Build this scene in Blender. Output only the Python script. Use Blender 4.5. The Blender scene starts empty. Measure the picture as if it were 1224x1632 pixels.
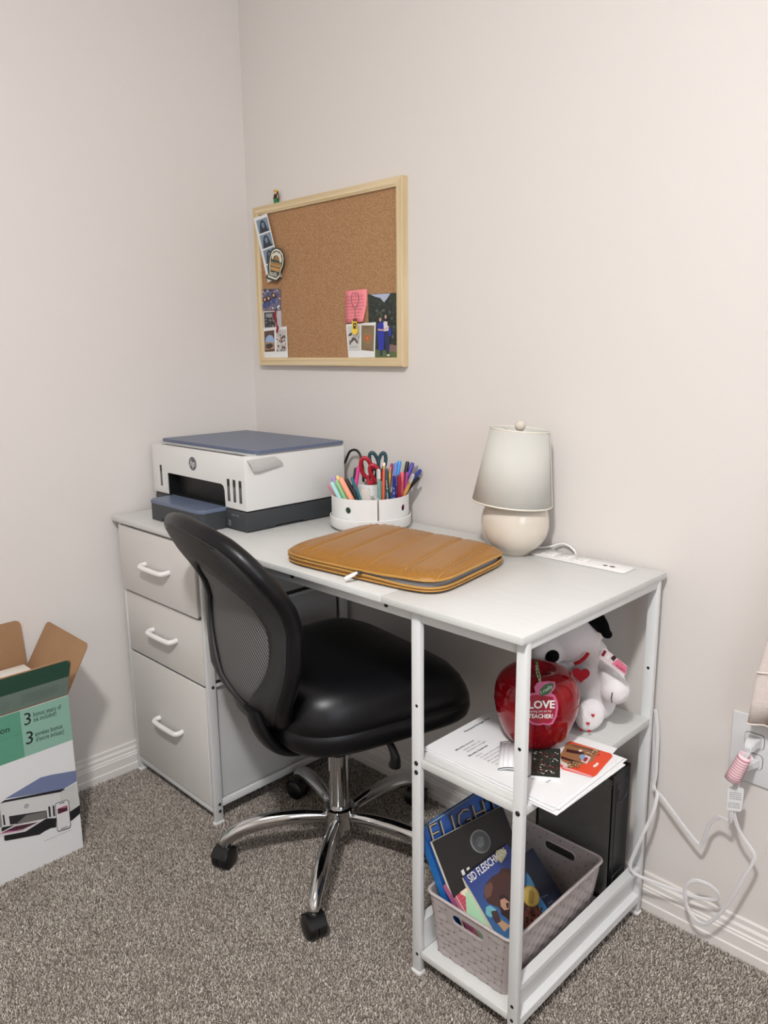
import bpy, bmesh, math, random
import numpy as np
from mathutils import Vector, Matrix
random.seed(7); rng = np.random.default_rng(7)
C = bpy.context.scene.collection
sc = bpy.context.scene
# ------------------------------------------------------------------ camera
FPX, YAW, PITCH, ROLL = 1239.66, 0.7815, -0.2060, -0.0105
CAM = Vector((1.9719, -1.4318, 1.1789))
_f = Vector((-math.sin(YAW)*math.cos(PITCH), math.cos(YAW)*math.cos(PITCH), math.sin(PITCH)))
_r = Vector((math.cos(YAW), math.sin(YAW), 0)); _u = _r.cross(_f)
_r, _u = math.cos(ROLL)*_r+math.sin(ROLL)*_u, -math.sin(ROLL)*_r+math.cos(ROLL)*_u
cd = bpy.data.cameras.new('camera'); cam = bpy.data.objects.new('camera', cd); C.objects.link(cam)
M = Matrix((( _r.x, _u.x, -_f.x, CAM.x), (_r.y, _u.y, -_f.y, CAM.y), (_r.z, _u.z, -_f.z, CAM.z), (0, 0, 0, 1)))
cam.matrix_world = M
cd.sensor_fit = 'HORIZONTAL'; cd.sensor_width = 36; cd.lens = 36*FPX/1224; cd.clip_start = 0.02
sc.camera = cam
# ------------------------------------------------------------------ light and exposure
sc.view_settings.view_transform = 'Standard'; sc.view_settings.look = 'None'
sc.view_settings.gamma = 1; sc.view_settings.use_curve_mapping = False
sc.view_settings.exposure = 0.0
w = bpy.data.worlds.new('world'); sc.world = w; w.use_nodes = True
w.node_tree.nodes['Background'].inputs[0].default_value = (0.9, 0.95, 1, 1)
w.node_tree.nodes['Background'].inputs[1].default_value = 0.3
def area(name, loc, size, power, col, rot=(0, 0, 0), shape='DISK', size_y=None):
    l = bpy.data.lights.new(name, 'AREA'); l.shape = shape; l.size = size; l.energy = power; l.color = col
    if size_y: l.size_y = size_y
    o = bpy.data.objects.new(name, l); C.objects.link(o); o.location = loc; o.rotation_euler = rot
    return o
LX, LY = 1.88, -1.67
bl = bpy.data.lights.new('ceiling_bulb', 'POINT'); bl.energy = 38; bl.shadow_soft_size = 0.085; bl.color = (0.985, 0.99, 1.0)
bo = bpy.data.objects.new('ceiling_bulb', bl); C.objects.link(bo); bo.location = (LX, LY, 2.30)
area('ceiling_diffuser', (LX, LY, 2.33), 0.17, 32, (1, 0.99, 0.985))
area('window_daylight', (3.47, -1.5, 1.45), 1.1, 13, (0.82, 0.89, 1), (0, math.radians(90), 0), 'RECTANGLE', 1.1)

# ------------------------------------------------------------------ helpers
def ray(px, py): return _f+(px-612)/FPX*_r-(py-816)/FPX*_u
class Plane:
    """a real plane in the room; at() gives the point of it seen at a pixel of the 1224 x 1632 photograph"""
    def __init__(s, O, N):
        s.O = Vector(O); s.N = Vector(N).normalized()
        if s.N.dot(CAM-s.O) < 0: s.N = -s.N
    def at(s, px, py, h=0.0):
        d = ray(px, py); O = s.O+s.N*h
        return CAM+d*((O-CAM).dot(s.N)/d.dot(s.N))
def PX(x): return Plane((x, 0, 0), (1, 0, 0))
def PY(y): return Plane((0, y, 0), (0, -1, 0))
def PZ(z): return Plane((0, 0, z), (0, 0, 1))
def P3(a, b, c): a, b, c = Vector(a), Vector(b), Vector(c); return Plane(a, (b-a).cross(c-a))
def lin(c):
    c = c/255
    return c/12.92 if c <= 0.04045 else ((c+0.055)/1.055)**2.4
_m = {}
def mat(name, rgb, rough=0.5, metal=0.0, bump=None, var=None, coat=0, spec=0.5, alpha=None, trans=0, sheen=0, ior=None):
    """rgb in sRGB 0-255; bump=(scale, strength); var=(scale, rgb2, stretch)"""
    if name in _m: return _m[name]
    m = bpy.data.materials.new(name); m.use_nodes = True; nt = m.node_tree; b = nt.nodes['Principled BSDF']
    col = (lin(rgb[0]), lin(rgb[1]), lin(rgb[2]), 1)
    b.inputs['Base Color'].default_value = col; b.inputs['Roughness'].default_value = rough; b.inputs['Metallic'].default_value = metal
    b.inputs['Specular IOR Level'].default_value = spec; b.inputs['Coat Weight'].default_value = coat
    b.inputs['Transmission Weight'].default_value = trans; b.inputs['Sheen Weight'].default_value = sheen
    if ior: b.inputs['IOR'].default_value = ior
    if alpha is not None: b.inputs['Alpha'].default_value = alpha
    tc = nt.nodes.new('ShaderNodeTexCoord')
    if var:
        mp = nt.nodes.new('ShaderNodeMapping'); mp.inputs['Scale'].default_value = var[2] if len(var) > 2 else (1, 1, 1)
        n = nt.nodes.new('ShaderNodeTexNoise'); n.inputs['Scale'].default_value = var[0]; n.inputs['Detail'].default_value = 5
        mx = nt.nodes.new('ShaderNodeMix'); mx.data_type = 'RGBA'
        c2 = var[1]; mx.inputs[6].default_value = col; mx.inputs[7].default_value = (lin(c2[0]), lin(c2[1]), lin(c2[2]), 1)
        rp = nt.nodes.new('ShaderNodeMapRange'); rp.inputs[1].default_value = 0.38; rp.inputs[2].default_value = 0.62
        nt.links.new(tc.outputs['Object'], mp.inputs[0]); nt.links.new(mp.outputs[0], n.inputs['Vector'])
        nt.links.new(n.outputs[0], rp.inputs[0]); nt.links.new(rp.outputs[0], mx.inputs[0]); nt.links.new(mx.outputs[2], b.inputs['Base Color'])
    if bump:
        n = nt.nodes.new('ShaderNodeTexNoise'); n.inputs['Scale'].default_value = bump[0]; n.inputs['Detail'].default_value = 3
        bp = nt.nodes.new('ShaderNodeBump'); bp.inputs['Strength'].default_value = bump[1]; bp.inputs['Distance'].default_value = bump[2] if len(bump) > 2 else 0.002
        nt.links.new(tc.outputs['Object'], n.inputs['Vector']); nt.links.new(n.outputs[0], bp.inputs['Height']); nt.links.new(bp.outputs[0], b.inputs['Normal'])
    _m[name] = m
    return m
class MB:
    def __init__(s): s.b = bmesh.new(); s.mats = []
    def mi(s, m):
        if m not in s.mats: s.mats.append(m)
        return s.mats.index(m)
    def _v(s, pts): return [s.b.verts.new(p) for p in pts]
    def face(s, vs, m=None):
        try: f = s.b.faces.new(vs)
        except ValueError: return None
        if m: f.material_index = s.mi(m)
        return f
    def poly(s, pts, m=None): return s.face(s._v(pts), m)
    def box(s, x0, x1, y0, y1, z0, z1, bev=0, m=None, seg=2, mtx=None):
        t = bmesh.new(); bmesh.ops.create_cube(t, size=1)
        for v in t.verts: v.co = Vector(((x0+x1)/2+v.co.x*(x1-x0), (y0+y1)/2+v.co.y*(y1-y0), (z0+z1)/2+v.co.z*(z1-z0)))
        if bev: bmesh.ops.bevel(t, geom=list(t.edges), offset=bev, segments=seg, affect='EDGES', profile=0.5)
        s.merge(t, m, mtx); return s
    def merge(s, t, m=None, mtx=None):
        mp = {}
        for v in t.verts: mp[v] = s.b.verts.new(mtx@v.co if mtx else v.co)
        for f in t.faces: s.face([mp[v] for v in f.verts], m)
        t.free()
    def prism(s, pts, n, h, m=None, mb=None):
        """solid from a planar outline pts pushed along n by h"""
        n = Vector(n).normalized()*h; a = s._v(pts); b = s._v([Vector(p)+n for p in pts]); k = len(pts)
        s.face(list(reversed(a)), mb or m); s.face(b, m)
        for i in range(k): s.face([a[i], a[(i+1) % k], b[(i+1) % k], b[i]], mb or m)
        return s
    def grid(s, P, m=None, cu=False, cv=False):
        R = [s._v(r) for r in P]; nu = len(R); nv = len(R[0])
        for i in range(nu if cu else nu-1):
            for j in range(nv if cv else nv-1):
                s.face([R[i][j], R[(i+1) % nu][j], R[(i+1) % nu][(j+1) % nv], R[i][(j+1) % nv]], m)
        return R
    def tube(s, path, r, seg=12, closed=False, m=None, up=None, flat=1.0, caps=True):
        """swept tube; r number or list; flat = ratio of the height along 'up' to the width"""
        P = [Vector(p) for p in path]; n = len(P); rows = []; prev = None
        for i in range(n):
            if closed: t = (P[(i+1) % n]-P[i-1]).normalized()
            else: t = (P[min(i+1, n-1)]-P[max(i-1, 0)]).normalized()
            if up is not None: nn = Vector(up)-t*t.dot(Vector(up))
            elif prev is None: nn = Vector((0, 0, 1))-t*t.z if abs(t.z) < 0.9 else Vector((1, 0, 0))-t*t.x
            else: nn = prev-t*t.dot(prev)
            nn.normalize(); prev = nn; bb = t.cross(nn); rr = r[i] if isinstance(r, (list, tuple)) else r
            rows.append([P[i]+nn*(rr*flat*math.cos(a))+bb*(rr*math.sin(a)) for a in [2*math.pi*k/seg for k in range(seg)]])
        R = s.grid(rows, m, cu=closed, cv=True)
        if not closed and caps: s.face(list(reversed(R[0])), m); s.face(R[-1], m)
        return s
    def lathe(s, prof, c, seg=32, axis=None, m=None, a0=0, a1=2*math.pi):
        """prof: (radius, height) from bottom to top; c: base point"""
        c = Vector(c); ax = Vector(axis or (0, 0, 1)).normalized()
        e1 = ax.orthogonal().normalized() if axis else Vector((1, 0, 0)); e2 = ax.cross(e1)
        full = abs(a1-a0-2*math.pi) < 1e-6; k = seg if full else seg+1
        rows = [[c+ax*h+(e1*math.cos(a0+(a1-a0)*i/seg)+e2*math.sin(a0+(a1-a0)*i/seg))*max(r, 1e-5) for i in range(k)] for r, h in prof]
        R = s.grid(rows, m, cv=full)
        if full:
            if prof[0][0] > 1e-4: s.face(list(reversed(R[0])), m)
            if prof[-1][0] > 1e-4: s.face(R[-1], m)
        return s
    def ell(s, c, r, m=None, seg=20, d=None):
        t = bmesh.new(); bmesh.ops.create_uvsphere(t, u_segments=seg, v_segments=max(8, seg*2//3), radius=1)
        rot = Vector((0, 0, 1)).rotation_difference(Vector(d)).to_matrix().to_4x4() if d else Matrix.Identity(4)
        s.merge(t, m, Matrix.Translation(c)@rot@Matrix.Diagonal((r[0], r[1], r[2], 1))); return s
_world = {}
def wloc(o): return _world.get(o.name, Vector((0, 0, 0)))
def finish(name, me, mats, parent, smooth, base):
    if smooth:
        me.shade_smooth(); me.set_sharp_from_angle(angle=math.radians(smooth))
    o = bpy.data.objects.new(name, me); C.objects.link(o)
    for m in mats: me.materials.append(m)
    if parent is not None:
        o.parent = parent; off = wloc(parent)
        me.transform(Matrix.Translation(-off)); _world[o.name] = off
    else:
        co = np.empty(len(me.vertices)*3); me.vertices.foreach_get('co', co); co = co.reshape(-1, 3)
        off = Vector(base) if base else Vector(((co[:, 0].min()+co[:, 0].max())/2, (co[:, 1].min()+co[:, 1].max())/2, co[:, 2].min()))
        me.transform(Matrix.Translation(-off)); o.location = off; _world[o.name] = off
    return o
def obj(name, mb, m=None, parent=None, smooth=40, base=None, weld=False):
    if weld: bmesh.ops.remove_doubles(mb.b, verts=mb.b.verts, dist=1e-5)
    bmesh.ops.recalc_face_normals(mb.b, faces=mb.b.faces)
    me = bpy.data.meshes.new(name); mb.b.to_mesh(me); mb.b.free()
    return finish(name, me, mb.mats if mb.mats else [m], parent, smooth, base)
def tag(o, label=None, cat=None, group=None, kind=None):
    if label: o['label'] = label
    if cat: o['category'] = cat
    if group: o['group'] = group
    if kind: o['kind'] = kind
    return o
def thing(name, loc, label, cat, group=None):
    o = bpy.data.objects.new(name, None); C.objects.link(o); o.location = loc; o.empty_display_size = 0.02
    _world[o.name] = Vector(loc); return tag(o, label, cat, group)
def decal(name, shapes, parent, label=None):
    """flat print: shapes = list of (list of 3-D points, normal-offset vector, material)"""
    mb = MB()
    for pts, m in shapes: mb.poly(pts, m)
    o = obj(name, mb, None, parent, smooth=0)
    if label: o['label'] = label
    return o
def text(name, s, p0, p1, nrm, m, parent, h=None, off=0.0, shear=0.0, ext=0.0002):
    """lettering from p0 to p1 (baseline ends) on a surface with normal nrm; h = cap height, else natural"""
    cu = bpy.data.curves.new(name, 'FONT'); cu.body = s; cu.size = 1; cu.offset = off; cu.shear = shear; cu.resolution_u = 2
    tmp = bpy.data.objects.new(name, cu); C.objects.link(tmp)
    dg = bpy.context.evaluated_depsgraph_get(); me = bpy.data.meshes.new_from_object(tmp.evaluated_get(dg)); bpy.data.objects.remove(tmp); bpy.data.curves.remove(cu)
    co = np.empty(len(me.vertices)*3); me.vertices.foreach_get('co', co); co = co.reshape(-1, 3)
    x0, x1 = co[:, 0].min(), co[:, 0].max()
    p0, p1, n = Vector(p0), Vector(p1), Vector(nrm).normalized(); U = (p1-p0); L = U.length; U.normalize(); V = n.cross(U)
    sx = L/(x1-x0); sy = sx if h is None else h/0.7
    new = np.array([p0+U*((c[0]-x0)*sx)+V*(c[1]*sy)+n*ext for c in co])
    me.vertices.foreach_set('co', new.ravel()); me.materials.clear()
    return finish(name, me, [m], parent, 0, None)
def ellipse(pl, cx, cy, rx, ry, h, n=20, rot=0):
    c, s = math.cos(rot), math.sin(rot)
    return [pl.at(cx+rx*math.cos(a)*c-ry*math.sin(a)*s, cy+rx*math.cos(a)*s+ry*math.sin(a)*c, h) for a in [2*math.pi*k/n for k in range(n)]]
def smoothpath(P, k=6, closed=False):
    P = [Vector(p) for p in P]; n = len(P); out = []
    for i in range(n if closed else n-1):
        a = P[(i-1) % n] if closed or i > 0 else P[0]; b = P[i]; c = P[(i+1) % n]; d = P[(i+2) % n] if closed or i+2 < n else P[-1]
        for j in range(k):
            t = j/k; out.append(0.5*((2*b)+(c-a)*t+(2*a-5*b+4*c-d)*t*t+(3*b-a-3*c+d)*t**3))
    if not closed: out.append(P[-1])
    return out
def blob(parts, voxel=0.004, it=6):
    """one continuous surface grown over overlapping ellipsoids (centre, radii, direction)"""
    mb = MB()
    for c, r, d in parts: mb.ell(c, r, d=d, seg=24)
    me = bpy.data.meshes.new('tmp'); mb.b.to_mesh(me); mb.b.free()
    o = bpy.data.objects.new('tmp', me); C.objects.link(o)
    r = o.modifiers.new('r', 'REMESH'); r.mode = 'VOXEL'; r.voxel_size = voxel
    s = o.modifiers.new('s', 'SMOOTH'); s.factor = 0.5; s.iterations = it
    dg = bpy.context.evaluated_depsgraph_get(); m2 = bpy.data.meshes.new_from_object(o.evaluated_get(dg)); bpy.data.objects.remove(o); bpy.data.meshes.remove(me)
    return m2
def boolean(mb, cutter):
    A = bpy.data.meshes.new('a'); bmesh.ops.recalc_face_normals(mb.b, faces=mb.b.faces); mb.b.to_mesh(A)
    B = bpy.data.meshes.new('b'); bmesh.ops.recalc_face_normals(cutter.b, faces=cutter.b.faces); cutter.b.to_mesh(B)
    a = bpy.data.objects.new('a', A); b = bpy.data.objects.new('b', B); C.objects.link(a); C.objects.link(b)
    md = a.modifiers.new('m', 'BOOLEAN'); md.object = b; md.operation = 'DIFFERENCE'; md.solver = 'EXACT'
    dg = bpy.context.evaluated_depsgraph_get(); me = bpy.data.meshes.new_from_object(a.evaluated_get(dg))
    bpy.data.objects.remove(a); bpy.data.objects.remove(b)
    out = MB(); out.b.from_mesh(me); bpy.data.meshes.remove(me); return out

# ------------------------------------------------------------------ materials
WALL = mat('wall_paint', (222, 216, 211), 0.75, bump=(160, 0.12, 0.0015), spec=0.3)
CEIL = mat('ceiling_paint', (236, 233, 228), 0.9, spec=0.2)
TRIM = mat('white_trim', (226, 221, 216), 0.45)
CARP = mat('carpet_base', (142, 132, 124), 0.95, bump=(500, 0.6, 0.004), var=(300, (100, 92, 86)), spec=0.1)
WMET = mat('white_metal', (218, 219, 218), 0.38)
WLAM = mat('white_laminate', (212, 212, 209), 0.4, var=(9, (209, 209, 206), (1, 14, 1)))
WFAB = mat('white_drawer_fabric', (214, 211, 206), 0.85, bump=(900, 0.15, 0.0006))
GFAB = mat('grey_drawer_fabric', (196, 196, 194), 0.9, bump=(900, 0.2, 0.0006))
WPLA = mat('white_plastic', (233, 232, 230), 0.35)
GLOS = mat('glossy_white', (235, 233, 230), 0.2)
BLK = mat('black', (14, 14, 15), 0.45)
SCREW = mat('dark_screw', (60, 60, 60), 0.35, 0.8)
CHROME = mat('chrome', (205, 205, 205), 0.07, 1.0)

# ------------------------------------------------------------------ the room
RX, RY, RZ = 3.5, -3.3, 2.44
def shell(name, x0, x1, y0, y1, z0, z1, m):
    mb = MB(); mb.box(x0, x1, y0, y1, z0, z1); return tag(obj(name, mb, m, smooth=0), kind='structure')
floor = shell('floor', -0.1, RX+0.1, RY-0.1, 0.1, -0.1, 0.0, CARP)
shell('wall_left', -0.1, 0, RY-0.1, 0.1, 0, RZ, WALL)
shell('wall_back', 0, RX, 0, 0.1, 0, RZ, WALL)
shell('wall_front', 0, RX, RY-0.1, RY, 0, RZ, WALL)
shell('wall_right', RX, RX+0.1, RY-0.1, 0.1, 0, RZ, WALL)
shell('ceiling', -0.1, RX+0.1, RY-0.1, 0.1, RZ, RZ+0.1, CEIL)
BB = [(0, 0), (0.0165, 0), (0.0165, 0.021), (0.014, 0.024), (0.014, 0.047), (0.0115, 0.050), (0.0115, 0.0535), (0.0085, 0.056), (0.0085, 0.065), (0.0045, 0.070), (0.0045, 0.080), (0.002, 0.083), (0, 0.083)]
mb = MB(); rows = [[Vector((d, y, z)) for d, z in BB] for y in (RY, 0)]; mb.grid(rows, None, cv=True)
tag(obj('baseboard_left', mb, TRIM, smooth=0), kind='structure')
mb = MB(); rows = [[Vector((x, -d, z)) for d, z in BB] for x in (0, RX)]; mb.grid(rows, None, cv=True)
tag(obj('baseboard_back', mb, TRIM, smooth=0), kind='structure')

# carpet pile: short twisted tufts, each with its own tone
def carpet():
    m = bpy.data.materials.new('carpet_yarn'); m.use_nodes = True; nt = m.node_tree; b = nt.nodes['Principled BSDF']
    b.inputs['Roughness'].default_value = 0.95; b.inputs['Specular IOR Level'].default_value = 0.1
    at = nt.nodes.new('ShaderNodeAttribute'); at.attribute_name = 'tone'
    rp = nt.nodes.new('ShaderNodeValToRGB'); nt.links.new(at.outputs['Fac'], rp.inputs[0]); nt.links.new(rp.outputs[0], b.inputs['Base Color'])
    e = rp.color_ramp.elements; cols = [(0, (116, 107, 99)), (0.35, (163, 152, 142)), (0.7, (202, 192, 181)), (1, (236, 228, 218))]
    e[0].position = 0; e[0].color = [lin(c) for c in cols[0][1]]+[1]; e[1].position = 1; e[1].color = [lin(c) for c in cols[3][1]]+[1]
    for p, c in cols[1:3]: n = e.new(p); n.color = [lin(v) for v in c]+[1]
    s = 0.0035
    X, Y = np.meshgrid(np.arange(0.02, 2.05, s), np.arange(-1.75, -0.015, s)); X = X.ravel(); Y = Y.ravel()
    # keep the part of the floor around what the photograph shows
    keep = (Y > -1.35-0.9*(X-1.35).clip(0, 9)) & (Y > -1.45) & ((X-0.62)*0.97+(Y+1.09) > -0.98+0.0) & (X-Y < 2.75)
    X, Y = X[keep], Y[keep]; n = len(X)
    X = X+rng.uniform(-.45, .45, n)*s; Y = Y+rng.uniform(-.45, .45, n)*s
    # trodden patches: slow waves that lean and shorten the pile
    wv = np.sin(X*9+2*np.sin(Y*7))*np.cos(Y*11+1.5*np.sin(X*8))+0.6*np.sin(X*23+Y*17)
    H = 0.0056+0.0009*wv+rng.uniform(-.0018, .0018, n); a = rng.uniform(0, 2*np.pi, n); lean = 0.0010+0.0012*wv
    lx = np.cos(a)*0.0024+lean*0.6; ly = np.sin(a)*0.0024-lean*0.5; r = 0.0017; V = np.empty((n, 7, 3))
    for k in range(3):
        t = a+k*2*np.pi/3
        V[:, k, 0] = X+np.cos(t)*r*0.9; V[:, k, 1] = Y+np.sin(t)*r*0.9; V[:, k, 2] = 0.0004
        t = t+0.7
        V[:, 3+k, 0] = X+lx*0.6+np.cos(t)*r; V[:, 3+k, 1] = Y+ly*0.6+np.sin(t)*r; V[:, 3+k, 2] = H*0.62
    V[:, 6, 0] = X+lx; V[:, 6, 1] = Y+ly; V[:, 6, 2] = H
    F = np.array([[0, 1, 4], [0, 4, 3], [1, 2, 5], [1, 5, 4], [2, 0, 3], [2, 3, 5], [3, 4, 6], [4, 5, 6], [5, 3, 6]])
    A = (np.arange(n)[:, None, None]*7+F[None]).reshape(-1)
    me = bpy.data.meshes.new('carpet_pile'); me.vertices.add(n*7); me.vertices.foreach_set('co', V.ravel())
    me.loops.add(len(A)); me.loops.foreach_set('vertex_index', A.astype(np.int32))
    nf = n*9; me.polygons.add(nf); me.polygons.foreach_set('loop_start', np.arange(nf, dtype=np.int32)*3)
    me.update(calc_edges=True)
    tone = np.clip(rng.normal(0.50, 0.22, n)+0.05*wv, 0, 1)  # trodden waves also tint the yarn, painting how leaning pile takes the light
    at = me.attributes.new('tone', 'FLOAT', 'POINT'); at.data.foreach_set('value', np.repeat(tone, 7).astype(np.float32))
    o = bpy.data.objects.new('carpet_pile', me); C.objects.link(o); me.materials.append(m); me.shade_smooth()
    o.parent = floor; me.transform(Matrix.Translation(-wloc(floor)))
    tag(o, kind='stuff')
carpet()

# ceiling fixture and daylight window, both outside the picture
t = thing('ceiling_light', (LX, LY, 2.34), 'round white ceiling light above the middle of the room, outside the picture', 'light')
mb = MB(); mb.lathe([(0.02, 0.07), (0.02, 0.085), (0.07, 0.09), (0.07, 0.1)], (LX, LY, 2.34)); obj('base', mb, WMET, t)
mb = MB(); mb.box(RX-0.012, RX+0.0, -2.12, -0.88, 0.83, 2.07)
GL = mat('window_pane', (200, 215, 235), 0.1)
tag(obj('window_1', mb, GL, smooth=0), kind='structure')
mb = MB()
for a in ((-2.16, -2.1, 0.79, 2.11), (-0.90, -0.84, 0.79, 2.11), (-2.16, -0.84, 0.79, 0.85), (-2.16, -0.84, 2.05, 2.11), (-1.515, -1.485, 0.79, 2.11)):
    mb.box(RX-0.02, RX-0.001, a[0], a[1], a[2], a[3])
tag(obj('trim_1', mb, TRIM, smooth=0), kind='structure')

# ------------------------------------------------------------------ desk
YF, XR = -0.483, 1.337
desk = thing('desk', (0.68, -0.25, 0), 'long white computer desk with three drawers at left and open shelves at right', 'desk')
mb = MB(); mb.box(0.014, 1.0335, -0.4975, -0.0135, 0.737, 0.75, 0.0012); obj('tabletop_panel', mb, WLAM, desk)
mb = MB(); mb.box(1.0345, 1.337, -0.4975, -0.0135, 0.737, 0.75, 0.0012); obj('tabletop_panel', mb, WLAM, desk)
def post(x0, x1, y0, y1, top=0.737, screws=()):
    mb = MB(); mb.box(x0, x1, y0, y1, 0.004, top, 0.0022); p = obj('post', mb, WMET, desk)
    mb = MB(); mb.box(x0-0.002, x1+0.002, y0-0.002, y1+0.002, 0.0, 0.010, 0.003); obj('foot_cap', mb, WPLA, p)
    for (s, r, pos, hole) in screws:
        mb = MB(); ax = {'y': (0, -1, 0), 'x': (1, 0, 0)}[s]
        prof = [(r, 0), (r, 0.0008), (r*0.7, 0.0022), (0, 0.0026)] if not hole else [(r, 0.00005), (0, 0.0003)]
        mb.lathe(prof, pos, 14, ax); obj('screw' if not hole else 'screw_hole', mb, SCREW if not hole else BLK, p)
# drawer unit: front left, front right, back left, back right
post(0.022, 0.034, YF, YF+0.024)
post(0.408, 0.420, YF, YF+0.024, screws=[('x', 0.0042, (0.420, -0.469, z), False) for z in (0.557, 0.373, 0.056, 0.037)])
post(0.022, 0.034, -0.042, -0.018); post(0.408, 0.420, -0.042, -0.018)
# shelf unit
post(1.094, 1.114, YF, YF+0.013, screws=[('y', 0.0045, (1.106, YF, 0.446), False), ('y', 0.0045, (1.106, YF, 0.428), False), ('y', 0.0032, (1.107, YF, 0.558), True), ('y', 0.0035, (1.107, YF, 0.047), True)])
post(1.316, 1.336, YF, YF+0.013, screws=[('y', 0.0032, (1.327, YF, 0.557), True), ('y', 0.0045, (1.327, YF, 0.444), False), ('y', 0.0035, (1.326, YF, 0.076), True), ('y', 0.0035, (1.326, YF, 0.048), True)])
post(1.094, 1.114, -0.043, -0.03)
post(1.315, 1.336, -0.043, -0.03, screws=[('y', 0.0032, (1.325, -0.043, 0.557), True)])
def rail(x0, x1, y0, y1, z0, z1, par=None, name='rail', m=None):
    mb = MB(); mb.box(x0, x1, y0, y1, z0, z1, 0.0015); return obj(name, mb, m or WMET, par or desk)
fr = rail(0.034, 1.316, -0.478, -0.466, 0.713, 0.737)
for x in (0.55, 0.76, 1.029):
    mb = MB(); mb.lathe([(0.0045, 0), (0.004, 0.002), (0, 0.0025)], (x, -0.478, 0.727), 12, (0, -1, 0)); obj('screw', mb, SCREW, fr)
rail(0.034, 1.315, -0.04, -0.03, 0.713, 0.737)
rail(0.024, 0.032, -0.459, -0.042, 0.713, 0.737); rail(0.410, 0.418, -0.459, -0.042, 0.713, 0.737)
rail(1.097, 1.112, -0.470, -0.043, 0.713, 0.737); rail(1.318, 1.334, -0.470, -0.043, 0.722, 0.737)
# drawer frame rails
for z in (0.546, 0.372): rail(0.034, 0.408, -0.470, -0.460, z-0.0015, z+0.0045)
rail(0.034, 0.408, YF+0.002, YF+0.016, 0.030, 0.046)
for x0 in (0.024, 0.410):
    rail(x0, x0+0.009, -0.459, -0.042, 0.046, 0.064)
    for z in (0.546, 0.372): rail(x0, x0+0.006, -0.459, -0.042, z-0.004, z+0.004)
rail(0.034, 0.408, -0.040, -0.030, 0.046, 0.064)
def drawer(z0, z1, yf, hz):
    mb = MB(); mb.box(0.0365, 0.4055, yf+0.007, -0.045, z0+0.004, z1-0.004, 0.003)
    d = obj('drawer', mb, GFAB, desk)
    mb = MB(); mb.box(0.0355, 0.4065, yf, yf+0.007, z0, z1, 0.0025); obj('drawer_front', mb, WFAB, d)
    c = 0.230; yy = yf-0.020
    P = smoothpath([(c-.057, yf+.001, hz+.002), (c-.058, yf-.010, hz+.001), (c-.053, yy+.001, hz), (c-.040, yy-.001, hz-.001), (c, yy-.002, hz-.001), (c+.040, yy-.001, hz-.001), (c+.053, yy+.001, hz), (c+.058, yf-.010, hz+.001), (c+.057, yf+.001, hz+.002)], 5)
    mb = MB(); mb.tube(P, [0.0068]*len(P), 12); obj('handle', mb, GLOS, d)
drawer(0.5515, 0.729, -0.492, 0.642); drawer(0.3755, 0.5445, -0.484, 0.462); drawer(0.049, 0.3695, -0.4845, 0.212)
# shelf boards
mb = MB(); mb.box(1.097, 1.3355, -0.4785, -0.0435, 0.438, 0.453, 0.001); 
mb2 = MB(); mb2.box(1.0965, 1.3355, -0.4695, -0.0435, 0.438, 0.453, 0.001); obj('shelf', mb2, WLAM, desk)
mb.b.free()
mb = MB(); mb.box(1.1145, 1.3155, -0.4785, -0.4695, 0.438, 0.453, 0.001); obj('shelf_edge', mb, WLAM, desk)
mb = MB(); mb.box(1.1145, 1.3155, -0.481, -0.035, 0.040, 0.055, 0.002); obj('bottom_shelf', mb, WLAM, desk)
for side, xo, xi in (('r', 1.335, 1.3165), ('l', 1.095, 1.1135)):
    s = 1 if side == 'r' else -1
    pr = [(xi, 0.116), (xo, 0.116), (xo, 0.106), (xo-s*0.0125, 0.1035), (xo-s*0.0125, 0.054), (xo-s*0.001, 0.0495), (xo, 0.048), (xo, 0.033), (xi, 0.033)]
    mb = MB(); R = mb.grid([[Vector((x, y, z)) for x, z in pr] for y in (-0.4695, -0.0435)], None, cv=True); mb.face(R[0]); mb.face(R[1])
    obj('side_guard', mb, WMET, desk, smooth=25)
# power strip let into the tabletop
q = [PZ(0.752).at(*a) for a in ((849, 882), (866, 874.5), (1003, 909.5), (990, 915.5))]
x0, x1 = 1.068, 1.283; y0, y1 = -0.083, -0.036
mb = MB(); mb.box(x0, x1, y0, y1, 0.7502, 0.7532, 0.0014); strip = obj('power_strip', mb, GLOS, desk)
for i in range(3):
    xa = x0+0.020+i*0.036
    mb = MB(); mb.box(xa, xa+0.032, y0+0.008, y1-0.008, 0.7532, 0.7552, 0.0009); s_ = obj('socket', mb, GLOS, strip)
    mb = MB()
    mb.box(xa+0.010, xa+0.0115, y0+0.015, y0+0.022, 0.7553, 0.7555); mb.box(xa+0.020, xa+0.0215, y0+0.015, y0+0.022, 0.7553, 0.7555)
    obj('socket_slot', mb, mat('slot_grey', (150, 150, 148), 0.6), s_, smooth=0)
mb = MB(); mb.box(x0+0.160, x0+0.168, y0+0.018, y0+0.024, 0.7533, 0.7536); mb.box(x0+0.174, x0+0.184, y0+0.018, y0+0.026, 0.7533, 0.7536); obj('usb_port', mb, BLK, strip, smooth=0)

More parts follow.
